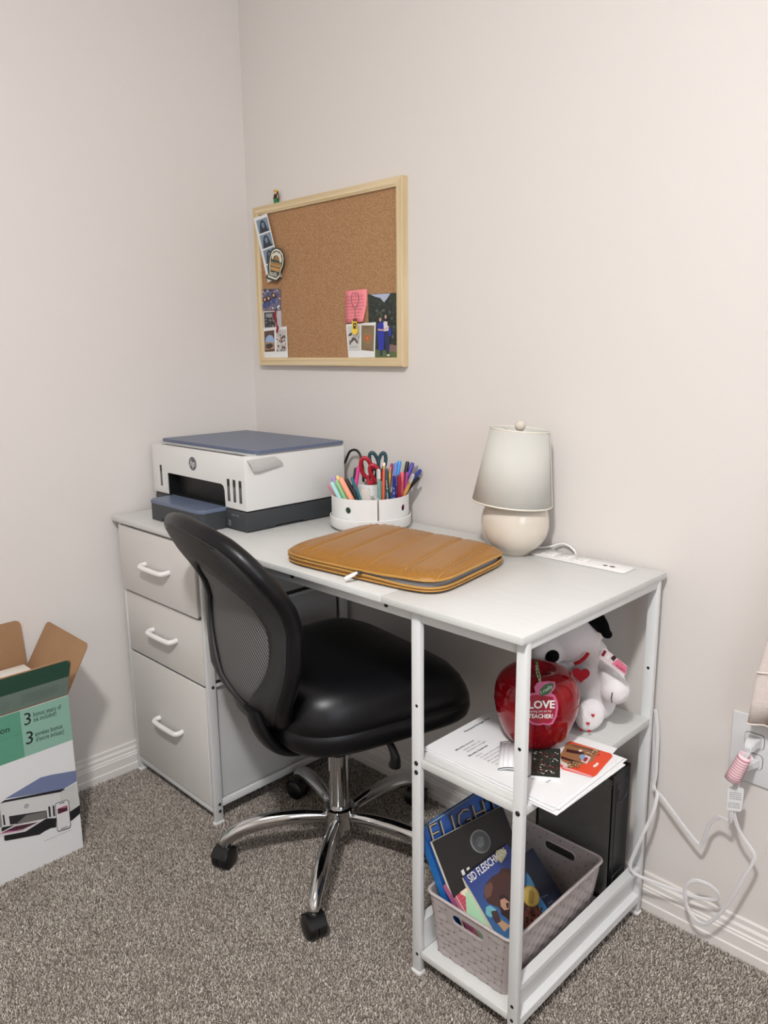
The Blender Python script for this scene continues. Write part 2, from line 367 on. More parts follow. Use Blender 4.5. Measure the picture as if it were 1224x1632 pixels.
# ------------------------------------------------------------------ office chair
TH = math.radians(81); HV = Vector((math.cos(TH), math.sin(TH), 0)); SV = Vector((HV.y, -HV.x, 0)); C0 = Vector((0.725, -0.335, 0))
def cp(a, b, z): return C0+SV*a+HV*b+Vector((0, 0, z))       # a = to the sitter's right, b = forward
LEA = mat('black_leather', (7, 7, 11), 0.38, bump=(420, 0.10, 0.0006), spec=0.4)
SHELL = mat('matte_black_shell', (40, 40, 41), 0.55, bump=(700, 0.15, 0.0004))
PLB = mat('black_plastic', (18, 18, 19), 0.35)
chair = thing('office_chair', C0, 'black mesh back swivel chair on chrome five-spoke base pushed under the desk', 'chair')
KZ = [.372, .385, .40, .43, .46, .50, .54, .58, .62, .66, .70, .74, .78, .81, .83, .846, .856]
KB = [.165, .170, .18, .212, .235, .25, .25, .25, .25, .25, .263, .288, .315, .33, .338, .347, .352]
KW = [.030, .034, .045, .085, .126, .150, .166, .178, .182, .184, .186, .188, .180, .160, .128, .082, .02]
def back(z, u, off=0.0):
    b = np.interp(z, KZ, KB); wd = np.interp(z, KZ, KW)
    return cp(u*wd, -b+0.03*(u*wd/.19)**2+off, z)
ZS = [float(v) for v in np.concatenate([np.linspace(.372, .83, 30), np.array([.838, .846, .851, .856])])]
def opening(z):
    if z <= 0.452 or z >= 0.768: return 0.0
    t = (z-0.452)/(0.768-0.452); return 0.76*min(1, (math.sin(math.pi*min(t, 1-t)))**0.55)
sh, ms = MB(), MB()
rows = []
for z in ZS:
    a = opening(z); cols = [-1, -1+(1-a)*.33, -1+(1-a)*.66]+[-a+2*a*k/10 for k in range(11)]+[1-(1-a)*.66, 1-(1-a)*.33, 1]
    rows.append(([back(z, c) for c in cols], a))
for (r0, a0), (r1, a1) in zip(rows[:-1], rows[1:]):
    for j in range(16):
        mid = 3 <= j <= 12
        if mid and a0 == 0 and a1 == 0: continue
        P = [r0[j], r0[j+1], r1[j+1], r1[j]]
        if mid: ms.poly([p+HV*0.004 for p in P])
        else: sh.poly(P)
o = obj('back_shell', sh, SHELL, chair, smooth=60, weld=True); md = o.modifiers.new('solid', 'SOLIDIFY'); md.thickness = 0.009; md.offset = 0
MESHM = mat('woven_mesh', (92, 92, 92), 0.6)
nt = MESHM.node_tree; tc = nt.nodes.new('ShaderNodeTexCoord'); wv = nt.nodes.new('ShaderNodeTexWave'); wv.inputs['Scale'].default_value = 62; wv.wave_type = 'BANDS'; wv.bands_direction = 'DIAGONAL'
wv2 = nt.nodes.new('ShaderNodeTexWave'); wv2.inputs['Scale'].default_value = 90; wv2.bands_direction = 'Z'
mn = nt.nodes.new('ShaderNodeMath'); mn.operation = 'MULTIPLY'
rmp = nt.nodes.new('ShaderNodeMix'); rmp.data_type = 'RGBA'; rmp.inputs[6].default_value = (lin(26), lin(26), lin(27), 1); rmp.inputs[7].default_value = (lin(128), lin(128), lin(127), 1)
for x in (wv, wv2): nt.links.new(tc.outputs['Object'], x.inputs['Vector'])
nt.links.new(wv.outputs['Fac'], mn.inputs[0]); nt.links.new(wv2.outputs['Fac'], mn.inputs[1]); mn.operation = 'AVERAGE' if False else 'MAXIMUM'
mn.operation = 'MULTIPLY'; nt.links.new(wv.outputs['Fac'], rmp.inputs[0]); nt.links.new(rmp.outputs[2], nt.nodes['Principled BSDF'].inputs['Base Color'])
o = obj('back_mesh', ms, MESHM, chair, smooth=60, weld=True); md = o.modifiers.new('solid', 'SOLIDIFY'); md.thickness = 0.003
# padded glossy rim round the back
ol = [back(z, 1, .015) for z in ZS]+[back(z, -1, .015) for z in reversed(ZS)]
mb = MB(); mb.tube(smoothpath(ol[2:-2], 2), 0.0170, 14, m=None, up=HV, flat=1.05); obj('padded_rim', mb, LEA, chair, smooth=80)
# front pad between rim (solid upper and lower padding)
# bracket under the seat
BP = [(.062, -.243, .470, .026), (.064, -.232, .430, .030), (.060, -.218, .400, .036), (.050, -.197, .372, .047), (.032, -.165, .354, .062), (.015, -.13, .347, .076), (.012, -.08, .348, .074), (.005, -.02, .354, .070)]
P = smoothpath([cp(*b[:3]) for b in BP], 4); W_ = [float(np.interp(i/4, range(8), [b[3] for b in BP])) for i in range(len(P))]
rows = []
for i, p in enumerate(P):
    tt_ = (P[min(i+1, len(P)-1)]-P[max(i-1, 0)]).normalized(); nn = tt_.cross(SV).normalized(); rows.append([p+SV*(W_[i]*math.cos(a))+nn*(.013*math.copysign(abs(math.sin(a))**.8, math.sin(a))) for a in [2*math.pi*k/22 for k in range(22)]])
mb = MB(); G_ = mb.grid(rows, None, cv=True); mb.face(G_[0]); mb.face(G_[-1]); obj('back_bracket', mb, LEA, chair, smooth=60)
# seat
def seat_ring(k, z, droop=0):
    out = []
    for i in range(56):
        t = 2*math.pi*i/56; c, s = math.cos(t), math.sin(t); e = 2/4.4
        b = .225*k*math.copysign(abs(s)**e, s); a = (.230+.026*(b/.225))*k*math.copysign(abs(c)**e, c)
        dz = -droop*1.2*max(0, b/.24-.12)**3; out.append(cp(a, b+0.022, z+dz))
    return out
prof = [(0.02, .372), (.6, .372), (.86, .374), (.95, .380), (.985, .391), (1.0, .410), (.998, .4255), (.989, .4275), (.989, .4290), (.997, .431), (.990, .452), (.965, .476), (.92, .495), (.83, .512), (.66, .522), (.42, .526), (.2, .527), (.01, .527)]
mb = MB(); mb.grid([seat_ring(k, z, 0.062*min(1, max(0, (z-.40)/.08))+.020) for k, z in prof], None, cv=True); obj('seat', mb, LEA, chair, smooth=60, weld=True)
mb = MB(); mb.box(-.075, .075, -.09, .09, .343, .373, .008, mtx=Matrix((( SV.x, HV.x, 0, C0.x), (SV.y, HV.y, 0, C0.y), (0, 0, 1, 0), (0, 0, 0, 1)))); obj('seat_mechanism', mb, PLB, chair)
mb = MB(); P = smoothpath([cp(.06, .02, .360), cp(.12, .03, .358), cp(.155, .035, .340), cp(.170, .038, .314), cp(.166, .040, .292)], 5)
n_ = len(P); mb.tube(P, [.006+.009*(i/n_)**2 for i in range(n_)], 10); obj('height_lever', mb, PLB, chair, smooth=60)
mb = MB(); mb.lathe([(.0235, .125), (.0235, .262), (.0215, .264), (.0215, .335), (.026, .337), (.026, .348)], C0, 28); obj('gas_column', mb, CHROME, chair)
mb = MB(); mb.lathe([(.013, .052), (.013, .072), (.028, .073), (.033, .078), (.0345, .118), (.0365, .120), (.0365, .127), (.030, .130), (.024, .129)], C0, 32); obj('base_hub', mb, CHROME, chair)
for k in range(5):
    an = math.radians(-125.5+72*k); d = Vector((math.cos(an), math.sin(an), 0))
    P = smoothpath([C0+d*rr+Vector((0, 0, z)) for rr, z in ((.028, .103), (.09, .109), (.15, .108), (.20, .101), (.238, .088), (.262, .072), (.271, .058))], 5)
    mb = MB(); mb.tube(P, [.0112+.0080*math.sin(math.pi*min(1, i/27))**.7 if i < 22 else .0140+.003*(30-i)/8 for i in range(len(P))], 14, up=(0, 0, 1) if False else d.cross(Vector((0, 0, 1))), flat=0.85); leg = obj('leg', mb, CHROME, chair, smooth=60)
    cc = C0+d*.272
    roll = math.radians([20, 75, 150, 10, 100][k]); ax = Vector((math.cos(roll), math.sin(roll), 0))
    mb = MB(); mb.lathe([(.011, .034), (.011, .056), (.0065, .060)], cc, 14)
    hood = [[cc+ax*x+Vector((-ax.y, ax.x, 0))*(.0278*math.cos(a))+Vector((0, 0, .0268+.0278*math.sin(a))) for a in [math.radians(20+140*i/12) for i in range(13)]] for x in (-.019, -.010, .010, .019)]; mb.grid(hood)
    for sg in (-1, 1): mb.box(-.003, .003, -.018, .018, .022, .046, .002, mtx=Matrix.Translation(cc)@Matrix.Rotation(roll, 4, 'Z'))
    cas = obj('caster', mb, PLB, leg, smooth=60)
    for sg in (-1, 1):
        mb = MB(); mb.lathe([(.006, 0), (.0255, 0.0), (.0265, .003), (.0265, .013), (.0255, .017), (.021, .0205), (.012, .0225), (0.0, .023)], cc+ax*sg*.0010+Vector((0, 0, .0268)), 26, ax*sg)
        obj('caster_wheel', mb, PLB, leg, smooth=50)

# ------------------------------------------------------------------ printer
PW = mat('printer_white', (222, 221, 218), 0.4)
PB = mat('printer_blue', (98, 109, 132), 0.38)
PD = mat('printer_charcoal', (54, 57, 60), 0.5)
PG = mat('ink_window', (92, 92, 94), 0.15)
prt = thing('printer', (0.25, -0.22, 0.75), 'white and slate blue ink tank printer at the corner end of the desk', 'printer')
# white front with the paper slot cut out, and hollow behind it
fx0, fx1, fy, by = .030, .464, -.375, -.058
cut = [(.105, .795), (.105, .858), (.112, .862), (.360, .860), (.370, .856), (.374, .846), (.376, .795)]
mb = MB(); mb.box(fx0, fx1, fy, by, .803, .934, .003)
ct = MB(); ct.prism([Vector((x, fy-.02, z)) for x, z in cut], (0, 1, 0), .20)
for xa, xb, za, zb in ((.0675, .079, .822, .880), (.385, .3975, .820, .876), (.4095, .422, .820, .876), (.434, .4465, .820, .876)):
    ct.box(xa, xb, fy-.02, fy+.0015, za, zb)
ct.box(.055, .44, fy+.010, fy+.030, .930, .95)
mb = boolean(mb, ct); obj('body', mb, PW, prt, smooth=30)
mb = MB(); mb.box(.11, .372, fy+.03, fy+.034, .80, .862); mb.box(.107, .109, fy+.002, fy+.19, .80, .86); mb.box(.110, .372, fy+.004, fy+.19, .8595, .8605); obj('paper_slot_lining', mb, BLK, prt, smooth=0)
for xa, xb, za, zb in ((.0675, .079, .822, .880), (.385, .3975, .820, .876), (.4095, .422, .820, .876), (.434, .4465, .820, .876)):
    mb = MB(); mb.box(xa+.0003, xb-.0003, fy+.0005, fy+.0016, za+.0004, zb-.0004, .0003); wi = obj('ink_window', mb, PG, prt)
    mb = MB(); mb.box(xa+.0010, xb-.0010, fy+.0002, fy+.0006, zb-.018, zb-.002); obj('tank_top', mb, BLK, wi, smooth=0)
mb = MB(); mb.box(.06, .435, fy+.011, fy+.029, .9265, .9335, .001); obj('control_strip', mb, mat('dark_grey_gloss', (88, 86, 82), 0.3), prt)
mb = MB(); mb.box(.034, .462, fy+.032, by-.004, .9335, .9385, .002); obj('scanner_bed', mb, mat('printer_grey', (200, 200, 198), 0.5), prt)
mb = MB()
lid = []
for i, (cx, cy) in enumerate(((.456, -.070), (.042, -.070), (.042, -.332), (.456, -.332))):
    for k in range(5):
        a = math.pi/2*i+math.pi/8*k; lid.append(Vector((cx+.012*math.cos(a), cy+.012*math.sin(a), .9385)))
mb.prism(lid, (0, 0, 1), .0075); bmesh.ops.bevel(mb.b, geom=[e for e in mb.b.edges if all(v.co.z > .94 for v in e.verts)], offset=.0015, segments=2, affect='EDGES'); obj('lid', mb, PB, prt)
mb = MB(); mb.box(fx0+.004, fx1-.003, fy-.000, by-.002, .7515, .801, .006)
ct = MB(); ct.box(.43, .50, -.29, -.20, .74, .757); mb = boolean(mb, ct); obj('base', mb, PD, prt)
mb = MB(); mb.box(fx0+.006, fx1-.006, fy+.004, by-.006, .7985, .8045); obj('base_step', mb, BLK, prt, smooth=0)
# paper tray
def rr(x0, x1, y0, y1, r, z, back_sq=True):
    P = [Vector((x1, y1, z)), Vector((x0, y1, z))]
    for k in range(6): a = math.pi+math.pi/2*k/5; P.append(Vector((x0+r+r*math.cos(a), y0+r+r*math.sin(a), z)))
    for k in range(6): a = 1.5*math.pi+math.pi/2*k/5; P.append(Vector((x1-r+r*math.cos(a), y0+r+r*math.sin(a), z)))
    return P
mb = MB(); mb.prism(rr(.128, .373, -.446, -.376, .016, .7515), (0, 0, 1), .0435); ct = MB(); ct.box(.19, .29, -.46, -.43, .74, .7595); mb = boolean(mb, ct); obj('paper_tray', mb, PD, prt)
mb = MB(); mb.prism(rr(.127, .374, -.447, -.200, .016, .795), (0, 0, 1), .0085)
bmesh.ops.bevel(mb.b, geom=[e for e in mb.b.edges if all(v.co.z > .80 for v in e.verts)], offset=.003, segments=3, affect='EDGES'); obj('tray_cover', mb, PB, prt)
# marks
FN = (0, -1, 0); pf = PY(fy)
lc = Vector((.236, fy, .898)); mb = MB(); mb.lathe([(.0175, .0002), (0, .0003)], lc, 32, FN); lg = obj('logo_disc', mb, mat('logo_grey', (92, 94, 102), 0.4), prt, smooth=0)
text('logo_letters', 'hp', lc+Vector((-.0115, 0, -.0065)), lc+Vector((.0115, 0, -.0065)), FN, PW, lg, shear=.25, ext=.0006, off=.01)
text('model_lettering', 'smart tank', (.399, fy, .787), (.431, fy, .787), FN, mat('pale_grey_ink', (150, 152, 155), .5), prt, ext=.0004)
mb = MB(); mb.box(.386, .394, fy-.0004, fy, .7605, .7735); dd = obj('pictogram', mb, mat('pale_grey_ink', 0), prt, smooth=0)
mb = MB(); mb.box(.3875, .3925, fy-.0007, fy-.0004, .762, .7665); mb.box(.3875, .3925, fy-.0007, fy-.0004, .7675, .772); obj('pictogram_mark', mb, PD, dd, smooth=0)
# peeling clear film tape on the side
px_ = PX(.464); FILM = mat('clear_film', (186, 185, 182), 0.2, spec=.6)
e0 = [px_.at(393, 734, .0006), px_.at(405, 732, .0006), px_.at(438, 727, .0006)]; e1 = [px_.at(403, 752, .010), px_.at(412, 752, .009), px_.at(452, 740, .006)]
mb = MB(); mb.grid([e0, [(a+b)/2+Vector((.006, 0, 0)) for a, b in zip(e0, e1)], e1]); obj('peeled_tape', mb, FILM, prt, smooth=60)
mb = MB(); P = smoothpath([(.43, -.056, .86), (.436, -.030, .885), (.452, -.028, .912), (.475, -.028, .919), (.492, -.028, .908), (.500, -.027, .88), (.502, -.026, .82), (.500, -.022, .754)], 6); mb.tube(P, .0032, 10); obj('power_cable', mb, BLK, prt, smooth=60)

# ------------------------------------------------------------------ pen caddy
CX, CY = .620, -.117; CC = Vector((CX, CY, 0))
cad = thing('pen_caddy', (CX, CY, .75), 'round white revolving pen organiser between printer and lamp', 'organiser')
mb = MB(); mb.lathe([(.088, .750), (.092, .752), (.092, .757), (.060, .759)], CC, 40); obj('turntable_foot', mb, mat('translucent_foot', (196, 196, 192), .3), cad)
mb = MB(); mb.lathe([(.070, .757), (.098, .757), (.1005, .760), (.1005, .782), (.0995, .783), (.0975, .783), (.0970, .762), (.0, .762)], CC, 56); obj('tray_ring', mb, GLOS, cad)
for k in range(4):
    a0 = math.radians(-33-90+90*k+1.2); a1 = math.radians(-33+90*k-1.2); N = 18
    def arc(r, z): return [CC+Vector((r*math.cos(a0+(a1-a0)*i/N), r*math.sin(a0+(a1-a0)*i/N), z)) for i in range(N+1)]
    mb = MB()
    o_, i_ = arc(.0955, 0), list(reversed(arc(.030, 0)))
    mb.prism([p+Vector((0, 0, .7625)) for p in o_+i_], (0, 0, 1), .0705)
    ci = MB(); ang = .022
    def arc2(r): return [CC+Vector((r*math.cos(a), r*math.sin(a), .7645)) for a in [a0+.0022/r+(a1-a0-.0044/r)*i/N for i in range(N+1)]]
    ci.prism(arc2(.0935)+list(reversed(arc2(.0325))), (0, 0, 1), .08)
    mb = boolean(mb, ci)
    am = (a0+a1)/2; h = MB(); h.lathe([(.0078, 0), (.0078, .03)], CC+Vector((math.cos(am)*.08, math.sin(am)*.08, .806)), 20, (math.cos(am), math.sin(am), 0)); mb = boolean(mb, h)
    obj('bin', mb, WPLA, cad, smooth=30)
mb = MB(); mb.lathe([(.0, .766), (.024, .764), (.026, .766), (.0285, .857), (.0272, .8575), (.025, .768), (.0, .768)], CC, 32); obj('centre_cup', mb, WPLA, cad)
# pens, each leaning the way it does in the picture
def lean(px, py, base, L):
    d = ray(px, py).normalized(); o = CAM-Vector(base); b = o.dot(d); c = o.dot(o)-L*L; disc = b*b-c
    t = -b-math.sqrt(disc) if disc > 0 else -b
    t2 = -b+math.sqrt(disc) if disc > 0 else -b
    p1, p2 = CAM+d*t, CAM+d*t2
    ok = [p for p in (p1, p2) if p.y < -.012 and p.z > base[2]]
    if not ok: p = CAM+d*(-b); return p
    return max(ok, key=lambda p: p.z)
def binpt(k, r, da, z=.7665):
    a = math.radians(-33-45+90*k+da); return (CX+r*math.cos(a), CY+r*math.sin(a), z)
_pk = {}
PENS = [  # name, label, pixel of the top, base, length, radius, body colour, cap colour, style
 ('highlighter', 'dusty pink highlighter leaning at the far left of the pen caddy', (523, 772), binpt(0, .060, -20), .098, .0050, (205, 130, 148), (205, 130, 148), 'cap'),
 ('highlighter', 'pale aqua highlighter leaning left in the pen caddy', (528, 768), binpt(0, .066, -8), .098, .0060, (176, 220, 217), (176, 220, 217), 'cap'),
 ('highlighter', 'lilac highlighter behind the pale aqua one in the pen caddy', (530, 759), binpt(0, .048, -24), .108, .0050, (180, 150, 212), (180, 150, 212), 'cap'),
 ('highlighter', 'pastel green highlighter leaning left in the pen caddy', (536, 765), binpt(0, .066, 6), .100, .0055, (140, 196, 140), (140, 196, 140), 'cap'),
 ('highlighter', 'pastel yellow highlighter between green and peach ones', (537, 758), binpt(0, .050, -6), .108, .0052, (240, 214, 130), (240, 214, 130), 'cap'),
 ('highlighter', 'peach highlighter, widest pen at left of the pen caddy', (542, 761), binpt(0, .068, 22), .104, .0068, (244, 164, 132), (244, 164, 132), 'cap'),
 ('marker_pen', 'black capped marker beside the peach highlighter', (551, 762), binpt(0, .062, 34), .104, .0048, (24, 24, 26), (24, 24, 26), 'cap'),
 ('ballpoint_pen', 'teal clip pen leaning behind the black marker', (560, 760), binpt(0, .045, 30), .108, .0040, (42, 140, 152), (30, 110, 124), 'clip'),
 ('marker_pen', 'bright pink pen behind the caddy bins beside the red scissors', (572, 742), binpt(3, .055, 10), .125, .0046, (232, 60, 150), (232, 60, 150), 'cap'),
 ('marker_pen', 'black pen leaning against the bright pink pen', (567, 745), binpt(3, .062, 2), .125, .0042, (28, 26, 28), (28, 26, 28), 'cap'),
 ('mechanical_pen', 'mint pen with silver tip standing at front of the right bin', (603, 747), binpt(1, .070, -36), .128, .0052, (116, 160, 148), (205, 205, 200), 'ring'),
 ('pencil', 'orange red pencil with white eraser in the right bin', (612, 737), binpt(1, .066, -30), .140, .0038, (222, 92, 60), (232, 214, 206), 'eraser'),
 ('felt_pen', 'dark teal felt pen with white lettering in the right bin', (615, 746), binpt(1, .074, -18), .132, .0050, (26, 84, 96), (20, 70, 82), 'cap'),
 ('pencil', 'yellow pencil behind the dark teal felt pen', (622, 744), binpt(1, .056, -14), .130, .0036, (228, 172, 54), (212, 120, 110), 'eraser'),
 ('ballpoint_pen', 'plum pen with white tip behind the yellow pencil', (625, 738), binpt(1, .045, -4), .135, .0040, (140, 40, 86), (150, 60, 100), 'clip'),
 ('gel_pen', 'royal blue gel pen with white lettering at front of right bin', (628, 758), binpt(1, .076, -4), .120, .0045, (30, 50, 150), (26, 42, 132), 'cap'),
 ('gel_pen', 'pale blue capped gel pen behind the royal blue one', (631, 737), binpt(1, .060, 0), .138, .0044, (86, 112, 190), (110, 140, 214), 'clip'),
 ('marker_pen', 'light blue capped marker near middle of the right bin', (637, 734), binpt(1, .052, 8), .140, .0052, (60, 140, 210), (66, 150, 222), 'cap'),
 ('marker_pen', 'dark red pen with round shoulders in the right bin', (636, 757), binpt(1, .078, 6), .118, .0052, (168, 36, 62), (150, 30, 54), 'cap'),
 ('highlighter', 'coral red clip highlighter in the right bin', (641, 752), binpt(1, .076, 13), .120, .0056, (222, 74, 92), (226, 86, 102), 'clip'),
 ('marker_pen', 'black capped marker standing tall at back of right bin', (650, 735), binpt(2, .070, -38), .138, .0052, (22, 30, 28), (22, 30, 28), 'cap'),
 ('marker_pen', 'violet capped marker standing tall beside the black one', (658, 737), binpt(2, .076, -42), .136, .0050, (84, 62, 170), (84, 62, 170), 'cap'),
 ('ballpoint_pen', 'magenta pen crossing under the violet marker', (649, 752), binpt(1, .080, 24), .118, .0038, (176, 60, 140), (176, 60, 140), 'cap'),
 ('ballpoint_pen', 'grey metal pen with clip behind the violet marker', (666, 742), binpt(2, .080, -34), .136, .0034, (110, 110, 116), (140, 140, 146), 'clip'),
 ('highlighter', 'amber barrel pen with clear end leaning far right', (659, 755), binpt(1, .072, 30), .122, .0050, (224, 166, 88), (206, 198, 190), 'ring'),
 ('gel_pen', 'navy blue clip pen, rightmost in the pen caddy', (671, 748), binpt(1, .064, 38), .134, .0050, (34, 34, 104), (40, 60, 150), 'clip'),
 ('gel_pen', 'black pen leaning right below the navy one', (668, 760), binpt(1, .074, 40), .118, .0045, (20, 20, 24), (20, 20, 24), 'cap'),
]
for nm, lab, tp, base, L, r, c1, c2, st in PENS:
    top = lean(tp[0], tp[1], base, L); B = Vector(base)
    for _ in range(3):          # keep the pen clear of the bin wall at the rim
        f_ = (.834-B.z)/(top.z-B.z); Rm = B.lerp(top, f_); rd = Vector((Rm.x-CX, Rm.y-CY, 0)); lim = .0915-r
        if rd.length <= lim: break
        Rm = Vector((CX, CY, Rm.z))+rd*(lim/rd.length); d_ = Rm-top; B = top+d_*((top.z-.7665)/(top.z-Rm.z))
    bd = Vector((B.x-CX, B.y-CY, 0))
    if bd.length > .0915-r: bd *= (.0915-r)/bd.length; B = Vector((CX+bd.x, CY+bd.y, B.z))
    ax = (top-B); L = ax.length; ax.normalize()
    t = thing(nm, B, lab, 'pen' if nm != 'pencil' else 'pencil', 'pens and markers in the white caddy')
    m1 = mat('pen_%d_%d_%d' % c1, c1, .35); m2 = mat('pen_%d_%d_%d' % c2, c2, .3)
    sp_ = .82 if st == 'ring' else .55
    mb = MB(); mb.lathe([(r*.4, 0), (r*.92, .012), (r*.92, L*sp_)], B, 12, ax); obj('barrel', mb, m1, t)
    if st == 'eraser':
        mb = MB(); mb.lathe([(r, L*.55), (r, L-.016)], B, 6, ax); obj('shaft', mb, m1, t)
        mb = MB(); mb.lathe([(r*1.05, L-.016), (r*1.05, L-.009)], B, 12, ax); obj('ferrule', mb, mat('ferrule', (190, 170, 110), .3, .8), t)
        mb = MB(); mb.lathe([(r, L-.009), (r, L-.002), (r*.6, L)], B, 12, ax); obj('eraser', mb, m2, t)
    else:
        mb = MB(); mb.lathe([(r*1.02, L*sp_), (r, L-.005), (r*.78, L-.001), (0, L)], B, 12, ax); obj('cap', mb, m2, t)
        if st in ('clip', 'ring'):
            side = ax.cross(_f).normalized()*0.35-_f; side = (side-ax*side.dot(ax)).normalized()
            mb = MB(); mb.tube([B+ax*(L-.003)+side*(r+.0003), B+ax*(L-.006)+side*(r+.002), B+ax*(L-.034)+side*(r+.0014)], .0011, 6); obj('clip', mb, m2 if st == 'clip' else CHROME, t)
    if 'lettering' in lab:
        side = (-_f-ax*(-_f).dot(ax)).normalized(); text('lettering', 'flair pen' if 'teal' in lab else 'gel 0.7', B+ax*L*.42+side*(r+.0005), B+ax*L*.78+side*(r+.0005), side, WPLA, t, h=.0030, ext=.0004)
def scissors(name, lab, tip, hub, loops, col, r):
    t = thing(name, tip, lab, 'scissors'); m = mat(name+str(col[0]), col, .35); tip, hub = Vector(tip), Vector(hub); ax = (hub-tip).normalized()
    side = ax.cross(_f).normalized()
    for k, (c, rx, ry, an) in enumerate(loops):
        s = 1 if k == 0 else -1
        mb = MB(); mb.prism([tip+side*s*.0004, tip+side*s*.005+ax*.03, hub+side*s*.006, hub+side*s*.0005], -_f, .0014); obj('blade', mb, CHROME, t, smooth=0)
        c = Vector(c); U = side*math.cos(an)+ax*math.sin(an); V = -side*math.sin(an)+ax*math.cos(an)
        P = [c+U*rx*math.cos(a)+V*ry*math.sin(a) for a in [2*math.pi*i/24 for i in range(24)]]
        mb = MB(); mb.tube(P, r, 10, closed=True, up=_f, flat=1.2); 
        q = min(P, key=lambda p: (p-hub).length); mb.tube([hub-ax*.004, (hub+q)/2+side*s*.001, q], [r*1.1, r*1.2, r], 10, up=_f)
        obj('handle', mb, m, t, smooth=60)
pc = PY(-.130)
scissors('scissors', 'red handled scissors standing in the centre cup of the pen caddy', (CX-.004, CY, .770), pc.at(590, 772), [(pc.at(583.5, 745.5), .0125, .026, -.22), (pc.at(598, 754), .0105, .022, -.42)], (168, 30, 48), .0054)
pc = PY(-.100)
scissors('scissors', 'dark teal handled scissors behind the red scissors', (CX+.008, CY+.008, .770), pc.at(601, 765), [(pc.at(596, 735), .0095, .022, -.35), (pc.at(609, 736), .0085, .022, .1)], (30, 66, 74), .0046)
# white eraser block and pale card in the left bin
mb = MB(); B = Vector(binpt(0, .066, 36, .768)); mb.box(-.010, .010, -.0025, .0025, 0, .088, .002, mtx=Matrix.Translation(B)@Matrix.Rotation(math.radians(35), 4, 'Z')@Matrix.Rotation(math.radians(-10), 4, 'Y'))
tag(obj('ruler', mb, mat('pale_taupe', (206, 198, 190), .4), smooth=30), 'pale taupe plastic stick standing beside the centre cup of the caddy', 'ruler')

# ------------------------------------------------------------------ quilted laptop sleeve
MU = mat('mustard_nylon', (152, 102, 30), 0.42, bump=(170, .30, .002), sheen=.1)
MT = mat('mustard_tape', (178, 132, 66), 0.55)
GRY = mat('grey_lining', (136, 137, 142), .7)
slv = thing('laptop_sleeve', (.90, -.32, .75), 'puffy mustard quilted laptop sleeve lying partly unzipped on the desk', 'laptop sleeve')
Q = [Vector((.716, -.482, 0)), Vector((1.118, -.446, 0)), Vector((1.072, -.158, 0)), Vector((.686, -.170, 0))]
def q2(u, v): return (Q[0]*(1-u)+Q[1]*u)*(1-v)+(Q[3]*(1-u)+Q[2]*u)*v
def ringuv(k, t, e=6.5):
    c, s = math.cos(t), math.sin(t); return .5+.5*k*math.copysign(abs(c)**(2/e), c), .5+.5*k*math.copysign(abs(s)**(2/e), s)
NT = 160
def gap(u, v):  # how far the zip is open here
    front = max(0, (u-.62)/.38) if v < .12 else 0; right = 1 if u > .9 else 0
    g = 0
    if v < .1: g = min(1, max(0, (u-.60)/.22))
    if u > .93: g = max(g, min(1, max(0, (1.0-v)/.25)))
    return g
def topz(k, t):
    u, v = ringuv(k, t); p = max(0.0, 1-k**5)**.55; g = gap(u, v)*k**6
    seam = sum(math.exp(-((u-(c-.10*(v-.5)))/.010)**2) for c in (.16, .36, .56, .76, .93))
    wr = .0012*math.sin(70*u+9*math.sin(6*v))*(k**3)*(1 if k < .99 else 0)+.0007*math.sin(38*v+11*u+3*math.sin(17*u))
    return .7705+.0045*g+.0215*p*(1-.34*seam)+wr*p+.0011*math.sin(62*t+3*math.sin(5*t))*max(0, 1-abs(k-.93)/.07)
def sq(p, q):
    k = max(abs(p), abs(q)); d = (abs(p)**6.5+abs(q)**6.5)**(1/6.5)
    f_ = k/d if d > 1e-9 else 0; x, y = p*f_, q*f_
    kk = (abs(x)**6.5+abs(y)**6.5)**(1/6.5)
    return .5+.5*x, .5+.5*y, kk
def topz2(u, v, k):
    p = max(0.0, 1-k**6)**.5; g = gap(u, v)*k**6
    seam = sum(math.exp(-((u-(c-.10*(v-.5)))/.013)**2) for c in (.16, .36, .56, .76, .93))
    t = math.atan2(v-.5, u-.5); edge_ = max(0, 1-abs(k-.90)/.10)
    wr = .0015*math.sin(95*t+4*math.sin(7*t))*edge_+.0005*math.sin(14*v+9*u+3*math.sin(8*u+4*v))*math.sin(21*u)
    return .7705+.0045*g+.0205*p*(1-.20*seam)+wr*p
NU, NV = 130, 100
def dens(t): return t+.10*math.sin(math.pi*t)   # closer rows near the rim
mb = MB(); rows = []
for i in range(NU+1):
    r = []
    for j in range(NV+1):
        u, v, k = sq(dens(-1+2*i/NU), dens(-1+2*j/NV)); r.append(q2(u, v)+Vector((0, 0, topz2(u, v, k))))
    rows.append(r)
mb.grid(rows); obj('top_panel', mb, MU, slv, smooth=80)
mb = MB(); mb.grid([[q2(*ringuv(k, 2*math.pi*i/NT))+Vector((0, 0, z)) for i in range(NT)] for k, z in ((1.0, .7635), (.995, .758), (.98, .7535), (.95, .7508), (.8, .7502), (.3, .7502), (.005, .7502))], None, cv=True); obj('bottom_panel', mb, MU, slv, smooth=60)
for c_ in (.16, .36, .56, .76, .93):
    P = []
    for i in range(41):
        v = .05+.90*i/40; u = c_-.10*(v-.5); k_ = (abs(2*u-1)**6.5+abs(2*v-1)**6.5)**(1/6.5); P.append(q2(u, v)+Vector((0, 0, topz2(u, v, k_)+.0003)))
    mb = MB(); mb.tube(P, .0013, 6, up=(0, 0, 1), flat=.8); obj('quilt_seam', mb, MT, slv, smooth=60)
